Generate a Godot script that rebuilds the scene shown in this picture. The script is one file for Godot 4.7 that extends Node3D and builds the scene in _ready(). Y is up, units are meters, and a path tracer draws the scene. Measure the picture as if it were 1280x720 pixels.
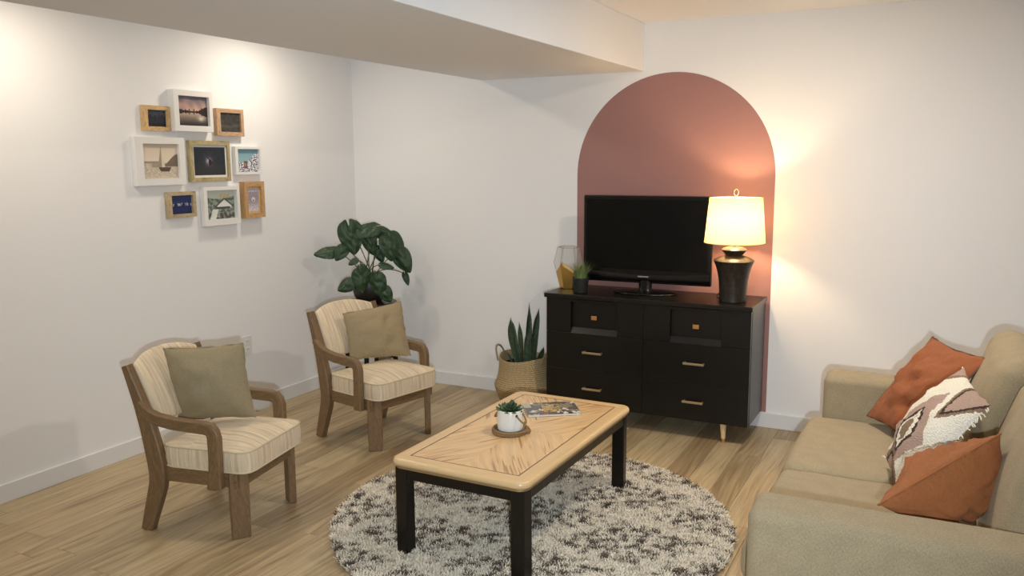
extends Node3D

const ROOM_X := 5.0
const ROOM_Z := 6.6
const CEIL := 2.294

var mats := {}
var taken := {}
var noise := FastNoiseLite.new()


# ---------------------------------------------------------------- mesh builder
class MB:
	var v := PackedVector3Array()
	var uv := PackedVector2Array()
	var g := PackedInt32Array()
	var t := PackedInt32Array()
	var group := 0

	func vert(p: Vector3, u: Vector2) -> int:
		v.append(p)
		uv.append(u)
		g.append(group)
		return v.size() - 1

	func tri(a: int, b: int, c: int) -> void:
		t.append(a)
		t.append(b)
		t.append(c)

	func quad(a: int, b: int, c: int, d: int) -> void:
		tri(a, b, c)
		tri(a, c, d)

	# f(u, v) -> [Vector3, Vector2]; du x dv points outwards unless flip
	func grid(nu: int, nv: int, f: Callable, flip := false, own := true) -> void:
		if own:
			group += 1
		var s := v.size()
		for j in nv + 1:
			for i in nu + 1:
				var r: Array = f.call(float(i) / nu, float(j) / nv)
				vert(r[0], r[1])
		for j in nv:
			for i in nu:
				var a := s + j * (nu + 1) + i
				if flip:
					quad(a, a + nu + 1, a + nu + 2, a + 1)
				else:
					quad(a, a + 1, a + nu + 2, a + nu + 1)

	# flat polygon with thickness: pts in the plane o + x*ex + y*ey, counter-clockwise seen from ex cross ey
	func slab(pts: PackedVector2Array, o: Vector3, ex: Vector3, ey: Vector3, thick: float, uvs := 1.0) -> void:
		var n := ex.cross(ey).normalized()
		var ix := Geometry2D.triangulate_polygon(pts)
		if pts.size() > 2 and not Geometry2D.is_polygon_clockwise(pts):
			pass
		for side in 2:
			group += 1
			var s := v.size()
			for p in pts:
				vert(o + ex * p.x + ey * p.y + (n * thick if side == 0 else Vector3.ZERO), p * uvs)
			for k in range(0, ix.size(), 3):
				var a := ix[k]
				var b := ix[k + 1]
				var c := ix[k + 2]
				var area := (pts[b] - pts[a]).cross(pts[c] - pts[a])
				if (area > 0) == (side == 0):
					tri(s + a, s + b, s + c)
				else:
					tri(s + a, s + c, s + b)
		group += 1
		var m := pts.size()
		for k in m:
			var p := pts[k]
			var q := pts[(k + 1) % m]
			if p.distance_to(q) > 0.02:
				group += 1
			var a := o + ex * p.x + ey * p.y
			var b := o + ex * q.x + ey * q.y
			var s := v.size()
			vert(a, Vector2(p.x + p.y, 0) * uvs)
			vert(b, Vector2(q.x + q.y, 0) * uvs)
			vert(b + n * thick, Vector2(q.x + q.y, thick) * uvs)
			vert(a + n * thick, Vector2(p.x + p.y, thick) * uvs)
			quad(s, s + 1, s + 2, s + 3)
			if p.distance_to(q) > 0.02:
				group += 1

	# rounded box. grain = axis along which u runs. xf moves it into place. warp(p) changes a point in the box's own axes
	func box(size: Vector3, r: float, xf: Transform3D, grain := 0, sub := 1, arc := 2, warp: Variant = null, off := Vector2.ZERO) -> void:
		group += 1
		var h := size / 2.0
		r = minf(r, minf(h.x, minf(h.y, h.z)) * 0.999)
		var lists := []
		for ax in 3:
			var l := PackedFloat32Array()
			if r > 0.0:
				for k in range(arc, 0, -1):
					l.append(-h[ax] + r - r * tan(PI / 4 * k / arc))
			for k in sub + 1:
				l.append(lerpf(-h[ax] + r, h[ax] - r, float(k) / sub))
			if r > 0.0:
				for k in range(1, arc + 1):
					l.append(h[ax] - r + r * tan(PI / 4 * k / arc))
			lists.append(l)
		for ax in 3:
			var bx := (ax + 1) % 3
			var cx := (ax + 2) % 3
			for sg in [-1.0, 1.0]:
				if r <= 0.0:
					group += 1
				var s := v.size()
				var lb: PackedFloat32Array = lists[bx]
				var lc: PackedFloat32Array = lists[cx]
				for j in lc.size():
					for i in lb.size():
						var q := Vector3.ZERO
						q[ax] = sg * h[ax]
						q[bx] = lb[i]
						q[cx] = lc[j]
						var p := q
						if r > 0.0:
							var inn := q.clamp(-h + Vector3.ONE * r, h - Vector3.ONE * r)
							p = inn + (q - inn).normalized() * r
						if warp != null:
							p = warp.call(p)
						var w := Vector2.ZERO
						if ax == grain:
							w = Vector2(q[bx], q[cx])
						else:
							w = Vector2(q[grain], q[3 - ax - grain])
						vert(xf * p, w + off)
				var nb := lb.size()
				for j in lc.size() - 1:
					for i in nb - 1:
						var a := s + j * nb + i
						if sg > 0:
							quad(a, a + 1, a + nb + 1, a + nb)
						else:
							quad(a, a + nb, a + nb + 1, a + 1)

	# lathe: profile (r, y) from bottom up on the outside; a repeated point starts a new smooth part
	func lathe(prof: Array, seg := 32, o := Vector3.ZERO, wob: Variant = null) -> void:
		var run: Array = [prof[0]]
		for k in range(1, prof.size() + 1):
			if k == prof.size() or (prof[k] as Vector2).is_equal_approx(prof[k - 1]):
				if run.size() > 1:
					var rr := run
					grid(seg, rr.size() - 1, func(a, b):
						var p: Vector2 = rr[int(round(b * (rr.size() - 1)))]
						var an: float = -a * TAU
						var q := Vector3(cos(an) * p.x, p.y, sin(an) * p.x)
						if wob != null:
							q = wob.call(q, a)
						return [o + q, Vector2(a, p.y)])
				if k < prof.size():
					run = [prof[k]]
			else:
				run.append(prof[k])

	# round tube along points
	func tube(pts: Array, rad: Variant, seg := 8, caps := true) -> void:
		group += 1
		var n := pts.size()
		var d0: Vector3 = (pts[1] - pts[0]).normalized()
		var nn := d0.cross(Vector3.UP if absf(d0.y) < 0.9 else Vector3.RIGHT).normalized()
		var s := v.size()
		var along := 0.0
		for k in n:
			var d: Vector3 = (pts[mini(k + 1, n - 1)] - pts[maxi(k - 1, 0)]).normalized()
			nn = (nn - d * nn.dot(d)).normalized()
			var bb := d.cross(nn)
			var r: float = rad[k] if rad is Array else rad
			if k > 0:
				along += pts[k].distance_to(pts[k - 1])
			for i in seg + 1:
				var a := TAU * i / seg
				vert(pts[k] + (nn * cos(a) + bb * sin(a)) * r, Vector2(along, float(i) / seg))
		for k in n - 1:
			for i in seg:
				var a := s + k * (seg + 1) + i
				quad(a, a + 1, a + seg + 2, a + seg + 1)
		if caps:
			for e in 2:
				group += 1
				var b := s + (0 if e == 0 else (n - 1) * (seg + 1))
				var c := vert(pts[0 if e == 0 else n - 1], Vector2.ZERO)
				var s2 := v.size()
				for i in seg + 1:
					vert(v[b + i], Vector2(cos(TAU * i / seg), sin(TAU * i / seg)) * 0.01)
				for i in seg:
					if e == 0:
						tri(c, s2 + i + 1, s2 + i)
					else:
						tri(c, s2 + i, s2 + i + 1)

	# board swept along a path that lies in a plane: half = half thickness in that plane at each point, side = unit vector across it
	func bar(pts: Array, half: Variant, side: Vector3, w: float, bev := 0.004) -> void:
		var n := pts.size()
		var rings := []
		var along := [0.0]
		for k in n:
			var d: Vector3 = (pts[mini(k + 1, n - 1)] - pts[maxi(k - 1, 0)]).normalized()
			var nn := side.cross(d).normalized()
			var hh: float = half[k] if half is Array else half
			var p: Vector3 = pts[k]
			if k > 0:
				along.append(along[k - 1] + p.distance_to(pts[k - 1]))
			var ring := []
			for c in [[-1, -1, 0], [-1, -1, 1], [1, -1, 1], [1, -1, 0], [1, 1, 0], [1, 1, 1], [-1, 1, 1], [-1, 1, 0]]:
				# c: side sign, normal sign, which of the two is full
				var a: float = (w - (bev if c[2] == 1 else 0.0)) * c[0]
				var b: float = (hh - (bev if c[2] == 0 else 0.0)) * c[1]
				ring.append(p + side * a + nn * b)
			rings.append(ring)
		for e in 8:
			group += 1
			var s := v.size()
			for k in n:
				var vv: float = (e * 0.037)
				vert(rings[k][e], Vector2(along[k], vv))
				vert(rings[k][(e + 1) % 8], Vector2(along[k], vv + (rings[k][e] as Vector3).distance_to(rings[k][(e + 1) % 8])))
			for k in n - 1:
				var a := s + k * 2
				quad(a, a + 1, a + 3, a + 2)
		for e in 2:
			group += 1
			var ring: Array = rings[0 if e == 0 else n - 1]
			var s := v.size()
			for q in ring:
				vert(q, Vector2((q as Vector3).x, (q as Vector3).z) * 0.3)
			for k in range(1, 7):
				if e == 0:
					tri(s, s + k + 1, s + k)
				else:
					tri(s, s + k, s + k + 1)

	# soft cushion stretched between four corners (top left, top right, bottom right, bottom left seen from its front)
	func pillow(c: Array, front: float, back: float, n := 20, pinch := 0.07, crease := 0.006, sd := 1, power := 0.55) -> void:
		var nz := FastNoiseLite.new()
		nz.seed = sd
		nz.frequency = 1.0
		var nrm: Vector3 = ((c[1] - c[0]) + (c[2] - c[3])).cross((c[0] - c[3]) + (c[1] - c[2])).normalized()
		var up: Vector3 = ((c[0] - c[3]) + (c[1] - c[2])).normalized()
		for side in 2:
			var th := front if side == 0 else back
			var sg := 1.0 if side == 0 else -1.0
			grid(n, n, func(a, b):
				var aa: float = (1.0 - cos(PI * a)) / 2.0
				var bb: float = (1.0 - cos(PI * b)) / 2.0
				var u: float = 0.5 + (aa - 0.5) * (1.0 - pinch * sin(PI * bb))
				var w: float = 0.5 + (bb - 0.5) * (1.0 - pinch * sin(PI * aa))
				var p: Vector3 = (c[3] as Vector3).lerp(c[2], u).lerp((c[0] as Vector3).lerp(c[1], u), w)
				var f: float = pow(maxf(0.0, sin(PI * aa) * sin(PI * bb)), power)
				var wr: float = nz.get_noise_3d(aa * 3.0 + sd, bb * 3.0, side * 7.0) * crease * 3.0 + nz.get_noise_3d(aa * 9.0, bb * 9.0 + sd, side * 5.0) * crease
				var rim: float = 4.0 * minf(minf(aa, 1 - aa), minf(bb, 1 - bb))
				return [p + nrm * sg * (th * f + wr * minf(1.0, rim)) + up * nz.get_noise_2d(aa * 5.0 + sd, bb * 5.0) * crease * 0.6, Vector2(aa, 1.0 - bb)], side == 1)

	func mesh() -> ArrayMesh:
		var acc := {}
		var keys := []
		keys.resize(v.size())
		for k in v.size():
			var p := v[k]
			keys[k] = Vector4i(roundi(p.x * 20000), roundi(p.y * 20000), roundi(p.z * 20000), g[k])
		for k in range(0, t.size(), 3):
			var nn := (v[t[k + 1]] - v[t[k]]).cross(v[t[k + 2]] - v[t[k]])
			for e in 3:
				acc[keys[t[k + e]]] = acc.get(keys[t[k + e]], Vector3.ZERO) + nn
		var nr := PackedVector3Array()
		nr.resize(v.size())
		for k in v.size():
			var q: Vector3 = acc.get(keys[k], Vector3.UP)
			nr[k] = q.normalized() if q.length() > 1e-14 else Vector3.UP
		var idx := PackedInt32Array()
		idx.resize(t.size())
		for k in range(0, t.size(), 3):
			idx[k] = t[k]
			idx[k + 1] = t[k + 2]
			idx[k + 2] = t[k + 1]
		var arr := []
		arr.resize(Mesh.ARRAY_MAX)
		arr[Mesh.ARRAY_VERTEX] = v
		arr[Mesh.ARRAY_NORMAL] = nr
		arr[Mesh.ARRAY_TEX_UV] = uv
		arr[Mesh.ARRAY_INDEX] = idx
		var m := ArrayMesh.new()
		m.add_surface_from_arrays(Mesh.PRIMITIVE_TRIANGLES, arr)
		return m


func at(x: float, y: float, z: float) -> Transform3D:
	return Transform3D(Basis(), Vector3(x, y, z))


func turned(x: float, y: float, z: float, e: Vector3) -> Transform3D:
	return Transform3D(Basis.from_euler(e), Vector3(x, y, z))


# ---------------------------------------------------------------- nodes
func numbered(called: String) -> String:
	var n: int = taken.get(called, 0)
	taken[called] = n + 1
	return called if n == 0 else "%s_%03d" % [called, n]


func tag(o: Node, label: String, category: String, group := "") -> void:
	o.set_meta("label", label)
	o.set_meta("category", category)
	if group:
		o.set_meta("group", group)


func thing(called: String, label: String, category: String, where := Vector3.ZERO, turn := 0.0, group := "") -> Node3D:
	var o := Node3D.new()
	o.name = numbered(called)
	add_child(o)
	o.position = where
	o.rotation.y = turn
	tag(o, label, category, group)
	return o


func part(parent: Node, called: String, mesh: Mesh, mat: Material, label := "") -> MeshInstance3D:
	var o := MeshInstance3D.new()
	o.name = called
	o.mesh = mesh
	o.material_override = mat
	parent.add_child(o, true)
	if label:
		o.set_meta("label", label)
	return o


func structure(called: String, mesh: Mesh, mat: Material, label: String, category: String) -> MeshInstance3D:
	var o := part(self, called, mesh, mat, label)
	o.set_meta("kind", "structure")
	o.set_meta("category", category)
	return o


func boxed(size: Vector3, r: float, xf: Transform3D, grain := 0, off := Vector2.ZERO) -> ArrayMesh:
	var b := MB.new()
	b.box(size, r, xf, grain, 1, 2, null, off)
	return b.mesh()


# ---------------------------------------------------------------- textures and materials
func tex(w: int, h: int, f: Callable) -> ImageTexture:
	var im := Image.create(w, h, false, Image.FORMAT_RGB8)
	for y in h:
		for x in w:
			im.set_pixel(x, y, f.call((x + 0.5) / w, (y + 0.5) / h))
	return ImageTexture.create_from_image(im)


func n2(x: float, y: float) -> float:
	return noise.get_noise_2d(x, y)


func mat(called: String, c: Color, rough := 0.7, t: Texture2D = null, metal := 0.0) -> StandardMaterial3D:
	var m := StandardMaterial3D.new()
	m.resource_name = called
	m.albedo_color = c
	m.roughness = rough
	m.metallic = metal
	if t:
		m.albedo_texture = t
	mats[called] = m
	return m


func bump(m: StandardMaterial3D, t: Texture2D, cm: float) -> void:
	m.heightmap_enabled = true
	m.heightmap_texture = t
	m.heightmap_scale = cm


func make_materials() -> void:
	noise.noise_type = FastNoiseLite.TYPE_SIMPLEX_SMOOTH
	noise.frequency = 1.0
	noise.fractal_type = FastNoiseLite.FRACTAL_NONE
	noise.seed = 7
	# plaster
	var roller := tex(256, 256, func(u, v):
		var a: float = 0.5 + 0.25 * n2(u * 60.0, v * 60.0) + 0.2 * n2(u * 140.0, v * 140.0)
		return Color(a, a, a))
	var wall := mat("white_wall_paint", Color(0.938, 0.936, 0.938), 0.85)
	bump(wall, roller, 0.03)
	wall.uv1_triplanar = true
	wall.uv1_world_triplanar = true
	wall.uv1_scale = Vector3.ONE * 2.0
	mat("ceiling_paint", Color(0.92, 0.925, 0.935), 0.92)
	mat("trim_paint", Color(0.90, 0.90, 0.90), 0.45)
	var arch := mat("rose_paint", Color(0.63, 0.46, 0.438), 0.62)
	bump(arch, roller, 0.03)
	arch.uv1_triplanar = true
	arch.uv1_world_triplanar = true
	arch.uv1_scale = Vector3.ONE * 2.0
	# floor: six plank strips in one texture
	var tints := [Color(0.70, 0.62, 0.485), Color(0.64, 0.56, 0.43), Color(0.735, 0.655, 0.52), Color(0.675, 0.595, 0.465), Color(0.625, 0.535, 0.41), Color(0.71, 0.62, 0.49)]
	var floor_tex := tex(1024, 768, func(u, v):
		var k := int(v * 6.0)
		var w: float = v * 6.0 - k
		var o: float = k * 17.3
		var warp: float = n2(u * 1.1 + o, w * 0.7 + o) * 0.9
		var a: float = n2(u * 1.6 + o, (w * 5.0 + warp)) * 0.5 + n2(u * 4.0 + o, w * 16.0 + warp * 2.0) * 0.42 + n2(u * 14.0 + o, w * 48.0) * 0.25
		var dark: float = smoothstep(0.15, 0.7, n2(u * 1.7 + o * 2.0, w * 3.4 + warp * 1.5)) * (0.6 + 0.5 * n2(u * 6.0, w * 22.0 + o))
		var c: Color = tints[k]
		c = c.lerp(Color(0.44, 0.34, 0.24), clampf(0.5 * dark, 0.0, 1.0))
		c = c * (1.0 + 0.16 * a)
		return Color(c.r, c.g, c.b))
	mat("oak_planks", Color(0.98, 0.98, 0.97), 0.42, floor_tex)
	# furniture oak, grain along u, 0.5 m by 0.25 m
	var oak_tex := tex(512, 256, func(u, v):
		var warp: float = n2(u * 1.5, v * 2.0) * 2.0
		var a: float = n2(u * 4.0, v * 22.0 + warp) * 0.5 + n2(u * 14.0, v * 90.0) * 0.35
		var pore: float = smoothstep(0.45, 0.7, n2(u * 18.0 + 50.0, v * 120.0))
		var l: float = 0.86 + 0.13 * a - 0.16 * pore
		return Color(l, l * 0.985, l * 0.965))
	var oak := mat("chair_oak", Color(0.565, 0.455, 0.325), 0.5, oak_tex)
	oak.uv1_scale = Vector3(2, 4, 1)
	var maple_tex := tex(512, 128, func(u, v):
		var a: float = n2(u * 2.0, v * 14.0) * 0.5 + n2(u * 7.0, v * 60.0) * 0.4
		var l: float = 0.955 + 0.04 * a
		return Color(l, l * 0.99, l * 0.975))
	var maple := mat("pale_maple", Color(0.91, 0.785, 0.595), 0.3, maple_tex)
	maple.uv1_scale = Vector3(1.2, 2.5, 1)
	var ven := tex(512, 512, func(u, v):
		var warp: float = n2(u * 1.0 + 9.0, v * 2.0) * 0.7
		var a: float = n2(u * 1.5, v * 20.0 + warp) * 0.5 + n2(u * 4.0, v * 70.0) * 0.35
		var streak: float = smoothstep(0.28, 0.65, n2(u * 2.4 + 30.0, v * 46.0 + warp * 2.0)) * smoothstep(-0.15, 0.4, n2(u * 1.8, v * 4.5 + 70.0))
		var c := Color(0.88, 0.75, 0.58) * (1.0 + 0.09 * a)
		c = c.lerp(Color(0.57, 0.40, 0.265), 0.55 * streak)
		return Color(c.r, c.g, c.b))
	mat("oak_veneer", Color(1, 0.985, 0.95), 0.26, ven)
	mat("dark_inlay", Color(0.36, 0.235, 0.15), 0.35)
	mat("black_lacquer", Color(0.04, 0.038, 0.036), 0.32)
	mat("brass", Color(0.86, 0.66, 0.40), 0.38, null, 0.85)
	mat("aged_brass", Color(0.72, 0.63, 0.48), 0.45, null, 0.75)
	# chair stripe: vertical threads of cream, sand and grey
	var stripe := tex(512, 256, func(u, v):
		var a: float = n2(u * 26.0, v * 1.2) * 0.5 + n2(u * 70.0, v * 2.5 + 9.0) * 0.5 + n2(u * 160.0, v * 14.0) * 0.3
		var b: float = n2(u * 17.0 + 40.0, v * 1.0)
		var c := Color(0.90, 0.825, 0.71) * (1.0 + 0.10 * a)
		c = c.lerp(Color(0.72, 0.65, 0.54), 0.5 * smoothstep(0.2, 0.7, b))
		var th: float = 0.96 + 0.05 * sin(v * 640.0)
		return Color(c.r * th, c.g * th, c.b * th))
	var st := mat("striped_upholstery", Color(1, 1, 1), 0.9, stripe)
	st.uv1_scale = Vector3(2.2, 2.2, 1)
	bump(st, stripe, 0.12)
	st.rim_enabled = true
	st.rim = 0.3
	# plain weave, near white, tinted by the material
	var weave := tex(256, 256, func(u, v):
		var w: float = 0.5 + 0.25 * sin(u * TAU * 42.0) + 0.25 * sin(v * TAU * 42.0)
		var l: float = 0.90 + 0.07 * w + 0.07 * n2(u * 90.0, v * 9.0) + 0.07 * n2(u * 9.0 + 30.0, v * 90.0) + 0.012 * n2(u * 4.0, v * 4.0)
		return Color(l, l, l * 0.99))
	for d in [["olive_linen", Color(0.64, 0.585, 0.47), 3.0], ["tan_linen", Color(0.67, 0.60, 0.47), 3.0], ["terracotta_cotton", Color(0.63, 0.36, 0.21), 4.0], ["ochre_cotton", Color(0.66, 0.40, 0.225), 4.0]]:
		var m := mat(d[0], d[1], 0.88, weave)
		m.uv1_scale = Vector3(d[2], d[2], 1)
		bump(m, weave, 0.06)
		m.rim_enabled = true
		m.rim = 0.25
	var heather := tex(512, 512, func(u, v):
		var l: float = 0.88 + 0.07 * n2(u * 150.0, v * 36.0) + 0.07 * n2(u * 44.0 + 10.0, v * 170.0) + 0.02 * n2(u * 5.0, v * 5.0)
		return Color(l, l, l * 0.985))
	var sofa := mat("sofa_fabric", Color(0.715, 0.645, 0.525), 0.92, heather)
	sofa.uv1_scale = Vector3(2.8, 2.8, 1)
	bump(sofa, heather, 0.12)
	sofa.rim_enabled = true
	sofa.rim = 0.3
	mat("seam_cord", Color(0.70, 0.635, 0.51), 0.9)
	mat("cream_piping", Color(0.83, 0.77, 0.65), 0.9)
	# tufted pattern cushion
	var blk := func(u, v): return n2(u * 55.0, v * 55.0)
	var tufted := tex(384, 384, func(u, v):
		var j: float = 0.012 * n2(u * 40.0, v * 40.0)
		var c := Color(0.93, 0.905, 0.845)
		var mauve := Color(0.70, 0.595, 0.545)
		var taupe := Color(0.545, 0.455, 0.37)
		var brown := Color(0.235, 0.17, 0.14)
		# large lozenge
		var d: float = absf(u - 0.55) / 0.33 + absf(v - 0.56) / 0.42 + j * 3.0
		if d < 1.0:
			c = mauve
		var e: float = absf(u - 0.54) / 0.18 + absf(v - 0.58) / 0.25 + 0.10 * sin((u + v) * 80.0) * 0.5 + j * 4.0
		if e < 1.0:
			c = brown
		if e < 0.78:
			c = Color(0.93, 0.90, 0.84)
		if e < 0.52:
			c = taupe
		# triangles along the top edge and the right corner
		var top: float = v + absf(u - 0.05) * 0.9 + j
		if top < 0.155:
			c = mauve
		elif top < 0.21:
			c = taupe
		var f: float = (v - 0.02) * 1.0 + absf(u - 0.80) * 1.35 + j
		if f < 0.33 and u > 0.45:
			c = taupe
			if f < 0.285:
				c = brown
			if f < 0.245:
				c = mauve
		# lower edge band
		var g: float = (1.0 - v) + absf(u - 0.45) * 0.6 + j
		if g < 0.24:
			c = taupe
			if g < 0.17:
				c = brown
			if g < 0.135:
				c = mauve
		var l: float = 1.0 + 0.13 * n2(u * 120.0, v * 120.0)
		return Color(c.r * l, c.g * l, c.b * l))
	var tf := mat("tufted_wool", Color(1, 1, 1), 0.95, tufted)
	var wool := tex(256, 256, func(u, v):
		var a: float = 0.5 + 0.3 * n2(u * 70.0, v * 70.0) + 0.2 * n2(u * 150.0, v * 150.0)
		return Color(a, a, a))
	bump(tf, wool, 0.5)
	mat("cream_fringe", Color(0.91, 0.885, 0.82), 0.95)
	# rug
	var tuft := mat("shag_pile", Color(1, 1, 1), 0.95)
	tuft.vertex_color_use_as_albedo = true
	mat("rug_backing", Color(0.62, 0.57, 0.49), 0.95)
	# plants
	var leafy := tex(128, 128, func(u, v):
		var a: float = n2(u * 8.0, v * 8.0) * 0.5 + n2(u * 30.0, v * 30.0) * 0.3
		var rib: float = exp(-absf(u - 0.5) * 70.0) * 0.35 + 0.06 * smoothstep(0.80, 1.0, sin((v - absf(u - 0.5) * 0.9) * 46.0))
		var c := Color(0.165, 0.265, 0.165) * (1.0 + 0.10 * a)
		c = c.lerp(Color(0.36, 0.45, 0.27), rib)
		return Color(c.r, c.g, c.b))
	var ml := mat("monstera_leaf", Color(1, 1, 1), 0.46, leafy)
	ml.backlight_enabled = true
	ml.backlight = Color(0.10, 0.2, 0.08)
	mat("plant_stem", Color(0.29, 0.34, 0.19), 0.6)
	var snake := tex(128, 512, func(u, v):
		var band: float = smoothstep(0.05, 0.5, n2(u * 5.0 + 3.0, v * 34.0 + n2(u * 9.0, v * 6.0) * 1.4))
		var c := Color(0.145, 0.215, 0.135).lerp(Color(0.36, 0.43, 0.30), band * 0.85)
		c = c.lerp(Color(0.40, 0.43, 0.24), smoothstep(0.90, 0.98, absf(u - 0.5) * 2.0) * 0.35)
		return Color(c.r, c.g, c.b))
	mat("snake_leaf", Color(1, 1, 1), 0.5, snake)
	mat("succulent_leaf", Color(0.225, 0.325, 0.205), 0.5)
	mat("grass_leaf", Color(0.46, 0.53, 0.31), 0.55)
	mat("potting_soil", Color(0.13, 0.10, 0.075), 0.95)
	mat("dark_pot", Color(0.13, 0.10, 0.088), 0.45)
	mat("black_pot", Color(0.075, 0.08, 0.08), 0.6)
	mat("white_ceramic", Color(0.90, 0.90, 0.885), 0.12)
	# seagrass and rope
	var grass_tex := tex(256, 256, func(u, v):
		var r: float = v * 26.0
		var row: float = absf(fposmod(r, 1.0) - 0.5) * 2.0
		var s: float = sin((u * 60.0 + (0.5 if int(r) % 2 == 0 else 0.0)) * TAU + (row - 0.5) * 2.0)
		var l: float = 0.80 - 0.22 * row + 0.10 * s + 0.10 * n2(u * 40.0, v * 40.0)
		return Color(l, l * 0.985, l * 0.95))
	var sg := mat("seagrass", Color(0.98, 0.86, 0.66), 0.85, grass_tex)
	sg.uv1_scale = Vector3(2, 3.3, 1)
	bump(sg, grass_tex, 0.5)
	var rope_tex := tex(128, 64, func(u, v):
		var l: float = 0.80 + 0.2 * sin((u * 8.0 + v * 2.0) * TAU) + 0.08 * n2(u * 40.0, v * 40.0)
		return Color(l, l, l))
	var rope := mat("jute_rope", Color(0.68, 0.55, 0.375), 0.9, rope_tex)
	rope.uv1_scale = Vector3(18, 1, 1)
	bump(rope, rope_tex, 0.2)
	# electronics, lamp
	mat("black_plastic", Color(0.035, 0.035, 0.037), 0.22)
	var scr := mat("dark_screen", Color(0.022, 0.022, 0.022), 0.30)
	scr.metallic_specular = 0.35
	mat("silver_print", Color(0.75, 0.75, 0.75), 0.4)
	var bronze_tex := tex(128, 256, func(u, v):
		var l: float = 0.85 + 0.2 * n2(u * 60.0, v * 10.0) + 0.12 * n2(u * 20.0, v * 70.0)
		return Color(l, l, l))
	mat("dark_bronze", Color(0.235, 0.205, 0.175), 0.42, bronze_tex, 0.35)
	var shade := mat("lamp_shade_linen", Color(0.93, 0.89, 0.80), 0.9)
	shade.backlight_enabled = true
	shade.backlight = Color(0.95, 0.90, 0.78)
	mat("nickel", Color(0.80, 0.77, 0.70), 0.25, null, 1.0)
	var bulb := mat("lamp_bulb_glow", Color(1, 0.95, 0.85), 0.5)
	bulb.emission_enabled = true
	bulb.emission = Color(1.0, 0.84, 0.6)
	bulb.emission_energy_multiplier = 3.0
	var disc := mat("downlight_diffuser_glow", Color(1, 1, 1), 0.5)
	disc.emission_enabled = true
	disc.emission = Color(1.0, 0.955, 0.89)
	disc.emission_energy_multiplier = 2.0
	mat("white_plastic", Color(0.88, 0.875, 0.86), 0.35)
	mat("slot_black", Color(0.05, 0.05, 0.05), 0.6)
	var glass := mat("clear_glass", Color(0.92, 0.92, 0.90, 0.045), 0.04)
	glass.transparency = BaseMaterial3D.TRANSPARENCY_ALPHA
	var thick := mat("thick_glass", Color(0.62, 0.62, 0.60, 0.3), 0.06)
	thick.transparency = BaseMaterial3D.TRANSPARENCY_ALPHA
	mat("gold_leaf", Color(0.80, 0.63, 0.31), 0.32, null, 0.75)
	# frames
	mat("white_frame", Color(0.91, 0.905, 0.895), 0.4)
	var tan_wood := mat("tan_frame", Color(0.96, 0.82, 0.60), 0.5, oak_tex)
	tan_wood.uv1_scale = Vector3(2, 4, 1)
	var rose_wood := mat("rosy_frame", Color(0.88, 0.73, 0.59), 0.5, oak_tex)
	rose_wood.uv1_scale = Vector3(2, 4, 1)
	mat("champagne_frame", Color(0.84, 0.79, 0.62), 0.4, oak_tex, 0.3)
	mat("gilt_frame", Color(0.86, 0.79, 0.64), 0.45, oak_tex, 0.2)
	var brown_wood := mat("brown_frame", Color(0.88, 0.71, 0.50), 0.5, oak_tex)
	brown_wood.uv1_scale = Vector3(2, 4, 1)
	mat("white_mat_board", Color(0.90, 0.89, 0.87), 0.9)
	mat("paper_edge", Color(0.86, 0.85, 0.82), 0.9)


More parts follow.
